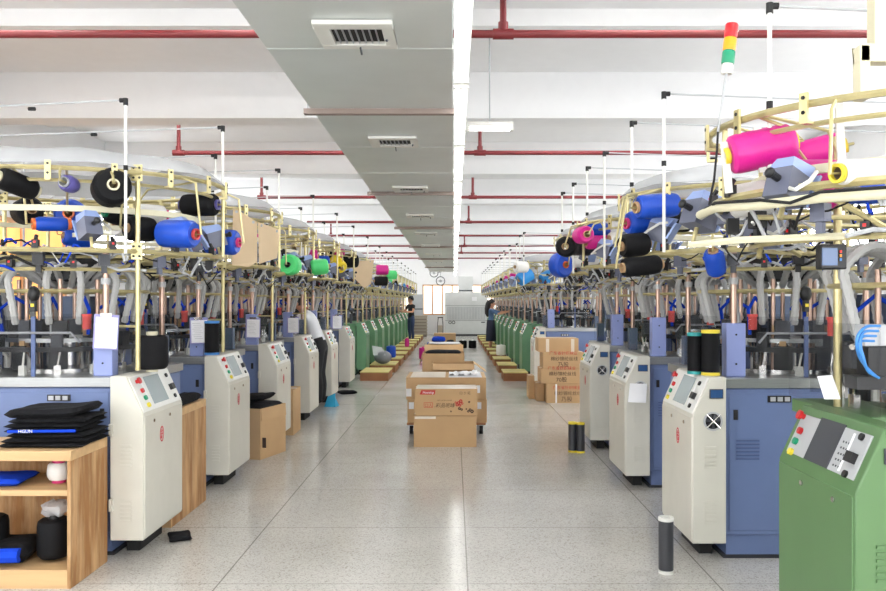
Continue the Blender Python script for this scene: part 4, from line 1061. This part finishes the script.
garment('black cloth in the open carton down the aisle', (-.17, 12.67, .72), .56, .42, .07, 'blackcloth', 24, None, 0, 'cloth_pile', 'cloth')
garment('white cloth on the carton further down the aisle', (-.2, 17.2, .647), .66, .5, .04, 'wshirt', 25, None, 0, 'cloth_pile', 'cloth')
garment('bright blue bundle on a carton far down the aisle', (-.38, 19.8, .556), .34, .4, .14, 'bluecloth', 26, None, 0, 'cloth_bundle', 'bundle')
garment('dark cloth beside the bright blue bundle', (-.09, 19.75, .556), .18, .4, .06, 'blackcloth', 27, None, 0, 'cloth_pile', 'cloth')
stand(423, 344, 21.5, .11, .33, 'magenta', 'pink yarn cone left of the blue bundle, down the aisle', 'pinkp', None, 0)
stand(430, 344, 23, .08, .4, 'blue', 'blue yarn cone behind the pink cone, down the aisle', 'white', None, 0)

# ------------------------------------------------------------------ wooden shelf and crate at the left
def shelf(label, x0, x1, y0, y1, h, mid, base, back=True):
    r = thing('wooden_shelf', label, 'shelf', ((x0 + x1) / 2, (y0 + y1) / 2, 0), 0, 'wooden shelves at the left'); lx, ly = (x1 - x0) / 2, (y1 - y0) / 2
    MB().box(-lx, lx, -ly, ly, h - .055, h).build('top_board', 'woodlight', r, .003)
    for s in (-1, 1): MB().box(min(s * lx, s * (lx - .02)), max(s * lx, s * (lx - .02)), -ly, ly, 0, h - .055).build('side_panel', 'wood', r, .002)
    MB().box(-lx + .02, lx - .02, -ly + .01, ly - .02, mid - .03, mid).build('shelf_board', 'woodlight', r)
    MB().box(-lx + .02, lx - .02, -ly + .005, ly - .02, base - .02, base).box(-lx + .02, lx - .02, -ly + .005, -ly + .025, 0, base - .02).build('bottom_board', 'woodlight', r)
    MB().box(-lx + .02, lx - .02, ly - .02, ly - .005, 0, h - .055).build('back_panel', 'wood', r)
    return r
shelf('open wooden shelf with a pile of black garments on it, lower left corner', -3.15, -2.07, 4.32, 4.78, .745, .53, .1)
shelf('narrow wooden shelf between the first and second white cabinets, left', -2.06, -1.94, 5.49, 6.26, .795, .5, .1)
stand(59, 488, 4.52, .062, .115, 'white', 'white spool with pink rim on the middle board of the wooden shelf', 'pinkp', 'pinkp', .532, 'yarn_spool', 'spool')
stand(54, 563, 4.5, .088, .235, 'black', 'black yarn cone with plastic wad on top, inside the wooden shelf', 'black', None, .102, 'yarn_cone', 'yarn cone')
stand(-8, 565, 4.5, .088, .25, 'black', 'black yarn cone cut off by the left edge, inside the wooden shelf', 'black', None, .102, 'yarn_cone', 'yarn cone')
bag = thing('plastic_bag', 'crumpled clear plastic bag on the black cone inside the wooden shelf', 'plastic bag', at(56, 520, 4.5))
bag.location.z = .347
rn = random.Random(4); mb = MB()
vs = []; fs = []
for i in range(7):
    for k in range(14):
        a = 2 * pi * k / 14; t = pi * (i + .5) / 7; q = rn.uniform(.75, 1.2)
        vs.append((.075 * sin(t) * cos(a) * q, .07 * sin(t) * sin(a) * q, max(.0, .045 + .045 * cos(t) * q)))
for i in range(6):
    for k in range(14): fs.append((i * 14 + k, (i + 1) * 14 + k, (i + 1) * 14 + (k + 1) % 14, i * 14 + (k + 1) % 14))
fs.append(tuple(range(14))); fs.append(tuple(range(97, 83, -1)))
mb.add(vs, fs).build('film', 'bag', bag)
garment('black garment with blue trim heaped inside the wooden shelf', (-2.52, 4.5, .102), .32, .3, .12, 'blackcloth', 31, None, .1, 'garment_heap', 'garment', band='bluecloth')
garment('dark blue cloth on the middle board of the wooden shelf', (-2.55, 4.5, .532), .3, .28, .05, 'bluecloth', 32, None, .1, 'garment_heap', 'garment')

# ------------------------------------------------------------------ wooden steps before the green cabinets
def step(x0, x1, y0, y1, h, label, group):
    r = thing('wooden_step', label, 'step', ((x0 + x1) / 2, (y0 + y1) / 2, 0), 0, group); lx, ly = (x1 - x0) / 2, (y1 - y0) / 2
    MB().box(-lx, lx, -ly, ly, h - .02, h).build('tread', 'woodtop', r)
    MB().box(-lx + .005, lx - .005, -ly + .005, -ly + .025, 0, h - .02).box(-lx + .005, lx - .005, ly - .025, ly - .005, 0, h - .02).box(-lx + .005, -lx + .025, -ly + .025, ly - .025, 0, h - .02).box(lx - .025, lx - .005, -ly + .025, ly - .025, 0, h - .02).build('apron', 'woodstep', r)
for i in range(10):
    step(-1.85, -1.29, GL[i] - 1.18, GL[i] - .1, .175, 'wooden step before the %s green cabinet left of the aisle' % ORD[i], 'wooden steps at the left')
    step(.97, 1.45 if i == 0 else 1.38, GR[i] - .86, GR[i] + .05 if i else GR[i] - .05, .175, 'wooden step before the %s green cabinet right of the aisle' % ORD[i], 'wooden steps at the right')
# sack and cyan bag on the left
sk = thing('plastic_sack', 'grey plastic sack with white wrap on the second wooden step, left', 'sack', (-1.58, 17.75, .177))
MB().ell((0, 0, .15), (.2, .2, .15)).build('sack_body', 'grey', sk)
MB().add([(-.2, -.15, .2), (.08, -.19, .2), (-.02, 0, .36), (-.24, .02, .40), (-.2, -.12, .205), (.08, -.16, .205), (-.02, .03, .365), (-.24, .05, .405)], [(0, 1, 2, 3), (7, 6, 5, 4), (0, 4, 5, 1), (1, 5, 6, 2), (2, 6, 7, 3), (3, 7, 4, 0)]).build('white_wrap', 'bag', sk)
stand(391, 358, 19.6, .12, .3, 'blue', 'blue yarn cone on the third wooden step left of the aisle', 'skyb', None, .177)
cg = thing('cloth_rag', 'cyan rag on the floor beside the fifth white cabinet, left', 'rag', (-1.82, 11.9, 0))
mb = MB(); mb.add([(-.10, -.07, .0), (.07, -.09, .0), (.10, .08, .0), (-.08, .1, 0), (-.05, -.05, .15), (.06, -.05, .2), (.05, .05, .12), (-.04, .05, .14)], [(0, 3, 2, 1), (4, 5, 6, 7), (0, 1, 5, 4), (1, 2, 6, 5), (2, 3, 7, 6), (3, 0, 4, 7)]).build('cloth', 'cyan', cg)
for (px, py, Y, lbl, mm) in ((270, 0, 4.9, 'black rag under the first white cabinet, left', 'blackcloth'), (0, 0, 13.5, 'dark rag on the floor beside the sixth white cabinet, left', 'blackcloth')):
    x = -1.8 if Y < 6 else -1.8
    garment(lbl, (x, Y + .35 if Y < 6 else Y, .0), .14 if Y < 6 else .3, .2, .03 if Y < 6 else .06, mm, 41, None, .4, 'cloth_rag', 'rag')
# paper on the white cabinet and slip on the green one
pp = thing('paper_note', 'white paper note stuck on the second white cabinet, right', 'paper', at(638, 393.5, 6.535))
pp.rotation_euler = (0, .1, 0)
vs = []; fs = []
for i in range(7):
    for j in range(5): vs.append((-.07 + .14 * i / 6, .02 - .012 * sin(pi * i / 6) - .03 * (1 - j / 4) * (i / 6), -.08 + .155 * j / 4 + .012 * i / 6))
for i in range(6):
    for j in range(4): fs.append((i * 5 + j, (i + 1) * 5 + j, (i + 1) * 5 + j + 1, i * 5 + j + 1))
MB().add(vs, fs).build('sheet', 'paper', pp)
sp = thing('paper_slip', 'white paper slip standing behind the panel of the large green cabinet', 'paper', at(832, 388, 3.2))
vs = [(-.03, 0, -.045), (.035, 0, -.045), (.015, .03, .05), (-.05, .02, .045), (-.03, .002, -.045), (.035, .002, -.045), (.015, .032, .05), (-.05, .022, .045)]
MB().add(vs, [(0, 1, 2, 3), (7, 6, 5, 4), (0, 4, 5, 1), (1, 5, 6, 2), (2, 6, 7, 3), (3, 7, 4, 0)]).build('sheet', 'paper', sp)

# ------------------------------------------------------------------ far end of the aisle
ac = thing('air_conditioner', 'tall grey floor standing air conditioner at the far end of the aisle', 'air conditioner', (.56, 36.6, 0))
MB().box(-.97, .97, -.1, .5, .08, 2.0).build('casing', 'acgrey', ac, .01)
MB().box(-.93, .93, -.08, .45, 0, .08).build('plinth', 'dgrey', ac)
gr = MB().box(-.86, .86, -.11, -.1, .75, 1.32).build('grille', 'lgrey', ac)
for k in range(24): MB().box(-.83 + k * .07, -.80 + k * .07, -.125, -.11, .77, 1.30).build('grille_slat', 'acgrey', gr)
for z in (.70, 1.38): MB().box(-.97, .97, -.103, -.1, z, z + .012).build('seam', 'dgrey', ac)
for x in (-.74, -.58): MB().xf(Matrix.Translation((x, -.105, .62)) @ XR).lathe([(.05, 0), (.075, 0), (.075, .01), (.05, .01)], 18, True).build('gauge', 'rubber', ac)
MB().box(.68, .85, -.105, -.1, .6, .65).build('badge', 'dgrey', ac)
MB().box(.26, .48, -.106, -.1, 1.6, 1.78).build('notice', 'paper', ac)
MB().box(-.36, .30, .0, .5, 2.0, 2.72).build('plenum', 'acgrey', ac)
MB().box(-.36, .30, -.006, .0, 2.04, 2.1).build('plenum_slot', 'dgrey', ac)
rk = thing('slatted_rack', 'tan slatted crate rack left of the air conditioner', 'rack', (-1.58, 35.8, 0))
for k in range(6): MB().box(-.38, .38, -.25, .25, .1 + k * .14, .19 + k * .14).build('slat_board', 'crate', rk)
MB().box(-.36, .36, -.2, .24, 0, .9).build('rack_body', 'gasket', rk)
MB().box(-.4, .4, -.27, .27, .9, .95).build('rack_top', 'crate', rk)
gcab = thing('wall_cabinet', 'grey cabinet behind the slatted rack at the far wall', 'cabinet', (-1.7, 37.3, 0))
MB().box(-.4, .25, -.3, .3, 0, 1.9).build('cabinet_body', 'lgrey', gcab, .01)
MB().box(-.4, .25, -.31, -.3, 1.2, 1.25).build('door_gap', 'dgrey', gcab)
ht = thing('hand_truck', 'small dark hand truck standing left of the air conditioner', 'hand truck', (-.62, 36.0, 0))
for sx in (-1, 1): MB().tube([(sx * .12, 0, .1), (sx * .12, .05, .5), (sx * .09, .12, .85)], .018, 6).build('frame_tube', 'dgrey', ht)
MB().cyl((-.12, .12, .85), (.12, .12, .85), .02, 8).build('handle', 'rubber', ht)
MB().box(-.16, .16, -.2, .02, .05, .07).build('toe_plate', 'dgrey', ht)
for sx in (-1, 1): MB().cyl((sx * .16, .02, .08), (sx * .2, .02, .08), .08, 12).build('wheel', 'rubber', ht)
MB().box(-.1, .1, -.12, .03, .07, .5).build('tan_load', 'crate', ht)
for i, (px, py) in enumerate(((434, 273), (439.5, 268), (440.5, 281))):
    f = thing('hanging_fan', 'small dark fan hanging near the end of the duct, %s of three' % ('left', 'upper right', 'lowest')[i], 'fan', at(px, py, 34.5 - i))
    MB().xf(XR).lathe([(.16, -.03), (.19, -.03), (.19, .03), (.16, .03)], 18, True).build('fan_ring', 'dgrey', f)
    MB().xf(XR).lathe([(0, -.03), (.06, -.03), (.06, .03), (0, .03)], 12).add([(-.15, -.01, -.04), (.15, -.01, .04), (.15, .01, .04), (-.15, .01, -.04)], [(0, 1, 2, 3)]).add([(-.04, -.01, -.15), (.04, -.01, .15), (.04, .01, .15), (-.04, .01, -.15)], [(0, 1, 2, 3)]).build('fan_blades', 'lgrey', f)
    zz = f.location.z
    MB().cyl((0, 0, .18), (0, 0, ZD(f.location.y) - zz - .002 if i != 1 else .2), .012, 6).build('hanger_rod', 'lgrey', f)

# ------------------------------------------------------------------ people
def person(label, loc, rz, J, bones, mats, hair=None, extras=None):
    r = thing('person', label, 'person', loc, rz)
    names = list(J); idx = {n: i for i, n in enumerate(names)}
    me = bpy.data.meshes.new('skeleton'); me.from_pydata([J[n][0] for n in names], [(idx[a], idx[b]) for a, b, m in bones], [])
    o = bpy.data.objects.new('skeleton', me); COL.objects.link(o)
    md = o.modifiers.new('skin', 'SKIN'); md.use_smooth_shade = True
    for i, n in enumerate(names):
        v = me.skin_vertices[0].data[i]; q = J[n][1]; v.radius = q if isinstance(q, tuple) else (q, q); v.use_root = (i == 0)
    sd = o.modifiers.new('sub', 'SUBSURF'); sd.levels = 2; sd.render_levels = 2
    dg = bpy.context.evaluated_depsgraph_get(); dg.update()
    nm = bpy.data.meshes.new_from_object(o.evaluated_get(dg)); nm.name = 'body'
    bpy.data.objects.remove(o)
    nm.materials.clear()
    ml = []
    for a, b, m in bones:
        if m not in ml: ml.append(m)
    for m in ml: nm.materials.append(M[m])
    segs = [(Vector(J[a][0]), Vector(J[b][0]), ml.index(m)) for a, b, m in bones]
    for p in nm.polygons:
        best = 1e9
        for a, b, k in segs:
            ab = b - a; t = max(0, min(1, (p.center - a).dot(ab) / max(ab.length_squared, 1e-9)))
            d = (a + ab * t - p.center).length
            if d < best: best = d; p.material_index = k
        p.use_smooth = True
    b = bpy.data.objects.new('body', nm); COL.objects.link(b); b.parent = r
    return r
def figure(label, loc, rz, h, top, bottom, sleeve, armL, armR, lean=0, skirt=False, female=False, longhair=False, step_=0.0):
    k = h / 1.72
    def P(x, y, z): return (x * k, (y - max(0, z - .95) * lean) * k, (z - max(0, z - .95) * lean * lean * .4) * k)
    sw = .165 if female else .19
    J = {'pelvis': (P(0, 0, .94), (.15 * k, .11 * k)), 'waist': (P(0, 0, 1.10), (.125 * k if female else .14 * k, .095 * k)), 'chest': (P(0, 0, 1.29), (.155 * k, .11 * k)), 'neck0': (P(0, .0, 1.43), .065 * k), 'neck': (P(0, -.01, 1.49), .052 * k),
         'head': (P(0, -.02, 1.575), (.078 * k, .088 * k)), 'crown': (P(0, -.01, 1.655), (.07 * k, .08 * k)), 'nose': (P(0, -.118, 1.575), .014 * k), 'chin': (P(0, -.085, 1.51), .03 * k)}
    B = [('pelvis', 'waist', top), ('waist', 'chest', top), ('chest', 'neck0', top), ('neck0', 'neck', 'skin'), ('neck', 'head', 'skin'), ('head', 'crown', 'skin'), ('head', 'nose', 'skin'), ('head', 'chin', 'skin')]
    for s, arm in ((1, armL), (-1, armR)):
        n = 'L' if s > 0 else 'R'
        J['sh' + n] = (P(s * sw, 0, 1.39), .058 * k); B.append(('chest', 'sh' + n, top))
        el, ha = arm
        J['ue' + n] = (tuple(Vector(P(s * sw, 0, 1.39)).lerp(Vector(P(*el)), .55)), .05 * k)
        J['el' + n] = (P(*el), .042 * k); J['wr' + n] = (P(*ha), .028 * k)
        B += [('sh' + n, 'ue' + n, top), ('ue' + n, 'el' + n, top if sleeve > .5 else 'skin'), ('el' + n, 'wr' + n, top if sleeve > .9 else 'skin')]
        d = (Vector(P(*ha)) - Vector(P(*el))).normalized(); side = d.cross(Vector((0, 0, 1))).normalized()
        hp = Vector(P(*ha)) + d * .07 * k; J['hd' + n] = (tuple(hp), (.034 * k, .02 * k)); B.append(('wr' + n, 'hd' + n, 'skin'))
        for q in range(4):
            f1 = hp + d * .045 * k + side * (q - 1.5) * .021 * k; f2 = f1 + d * (.03, .038, .034, .024)[q] * k + Vector((0, 0, -.018))
            J['f%d' % q + n] = (tuple(f1), .0095 * k); J['g%d' % q + n] = (tuple(f2), .008 * k)
            B += [('hd' + n, 'f%d' % q + n, 'skin'), ('f%d' % q + n, 'g%d' % q + n, 'skin')]
        t1 = Vector(P(*ha)) + d * .045 * k + side * s * .045 * k; J['th' + n] = (tuple(t1), .0105 * k); B.append(('wr' + n, 'th' + n, 'skin'))
        yo = s * step_
        J['hip' + n] = (P(s * .09, 0, .88), .098 * k); J['kn' + n] = (P(s * .095, yo * .5 - .02, .49), .062 * k); J['ca' + n] = (P(s * .095, yo * .8 + .01, .32), .058 * k); J['an' + n] = (P(s * .095, yo + .01, .09), .038 * k); J['to' + n] = (P(s * .1, yo - .13, .035), .032 * k)
        lm = 'skin' if skirt else bottom
        B += [('pelvis', 'hip' + n, bottom), ('hip' + n, 'kn' + n, bottom), ('kn' + n, 'ca' + n, lm), ('ca' + n, 'an' + n, lm), ('an' + n, 'to' + n, 'shoe')]
    r = person(label, loc, rz, J, B, None)
    hc = Vector(J['head'][0]); cr = Vector(J['crown'][0])
    hb = MB(); n1, n2 = 14, 9; vs = []; fs = []
    c = (hc + cr) / 2 + Vector((0, .012, .012)) * k
    for i in range(n2 + 1):
        t = pi * .72 * i / n2
        for q in range(n1):
            a = 2 * pi * q / n1; fr = max(0, -sin(a))
            tt = t * (1 - .52 * fr)
            vs.append(tuple(c + Vector((.103 * sin(tt) * cos(a), .12 * sin(tt) * sin(a), .118 * cos(tt))) * k))
    for i in range(n2):
        for q in range(n1): fs.append((i * n1 + q, (i + 1) * n1 + q, (i + 1) * n1 + (q + 1) % n1, i * n1 + (q + 1) % n1))
    hb.add(vs, fs)
    if longhair:
        hb.tube([c + Vector((0, .06, .06)) * k, c + Vector((0, .10, -.05)) * k, c + Vector((0, .13, -.2)) * k, c + Vector((0, .14, -.36)) * k, c + Vector((0, .13, -.46)) * k], [.075 * k, .1 * k, .098 * k, .08 * k, .03 * k], 12)
    hb.build('hair', 'hair', r)
    for s in (-1, 1):
        e = hc + Vector((s * .032, -.083, .022)) * k
        MB().ell(e, (.011, .008, .008), 8, 6).build('eye', 'rubber', r)
        MB().ell(hc + Vector((s * .088, .01, .0)) * k, (.012, .022, .032), 8, 6).build('ear', 'skin', r)
    MB().ell(hc + Vector((0, -.088, -.042)) * k, (.024, .008, .007), 8, 6).build('mouth', 'redcap', r)
    if skirt:
        MB().lathe([(.15, 1.0), (.168, .9), (.185, .7), (.2, .48), (.205, .36), (.195, .36), (.19, .48), (.17, .7), (.155, .9), (.145, 1.0)], 24, True, k, .82 * k).build('skirt', 'skirt', r)
    return r
figure('woman with long dark hair, denim top and dark skirt reaching into a green machine', (1.13, 24.5, 0), pi / 2 - .15, 1.62, 'denimtop', 'skirt', .6, ((.2, -.26, 1.3), (.14, -.5, 1.34)), ((-.2, -.22, 1.26), (-.12, -.46, 1.3)), .03, True, True, True)
figure('man in black t-shirt and jeans standing at a green machine, left of the aisle', (-1.62, 30.3, 0), -pi / 2 + .7, 1.76, 'tshirt', 'denim', .3, ((.27, -.12, 1.15), (.05, -.36, 1.16)), ((-.27, -.1, 1.14), (-.1, -.4, 1.2)), .02)
figure('person in white shirt bending into a blue machine behind the fourth white cabinet', (-1.98, 11.9, 0), -pi / 2 - .1, 1.74, 'wshirt', 'pantblack', .5, ((.24, -.3, 1.2), (.18, -.56, 1.05)), ((-.24, -.26, 1.16), (-.16, -.5, 1.02)), .52)
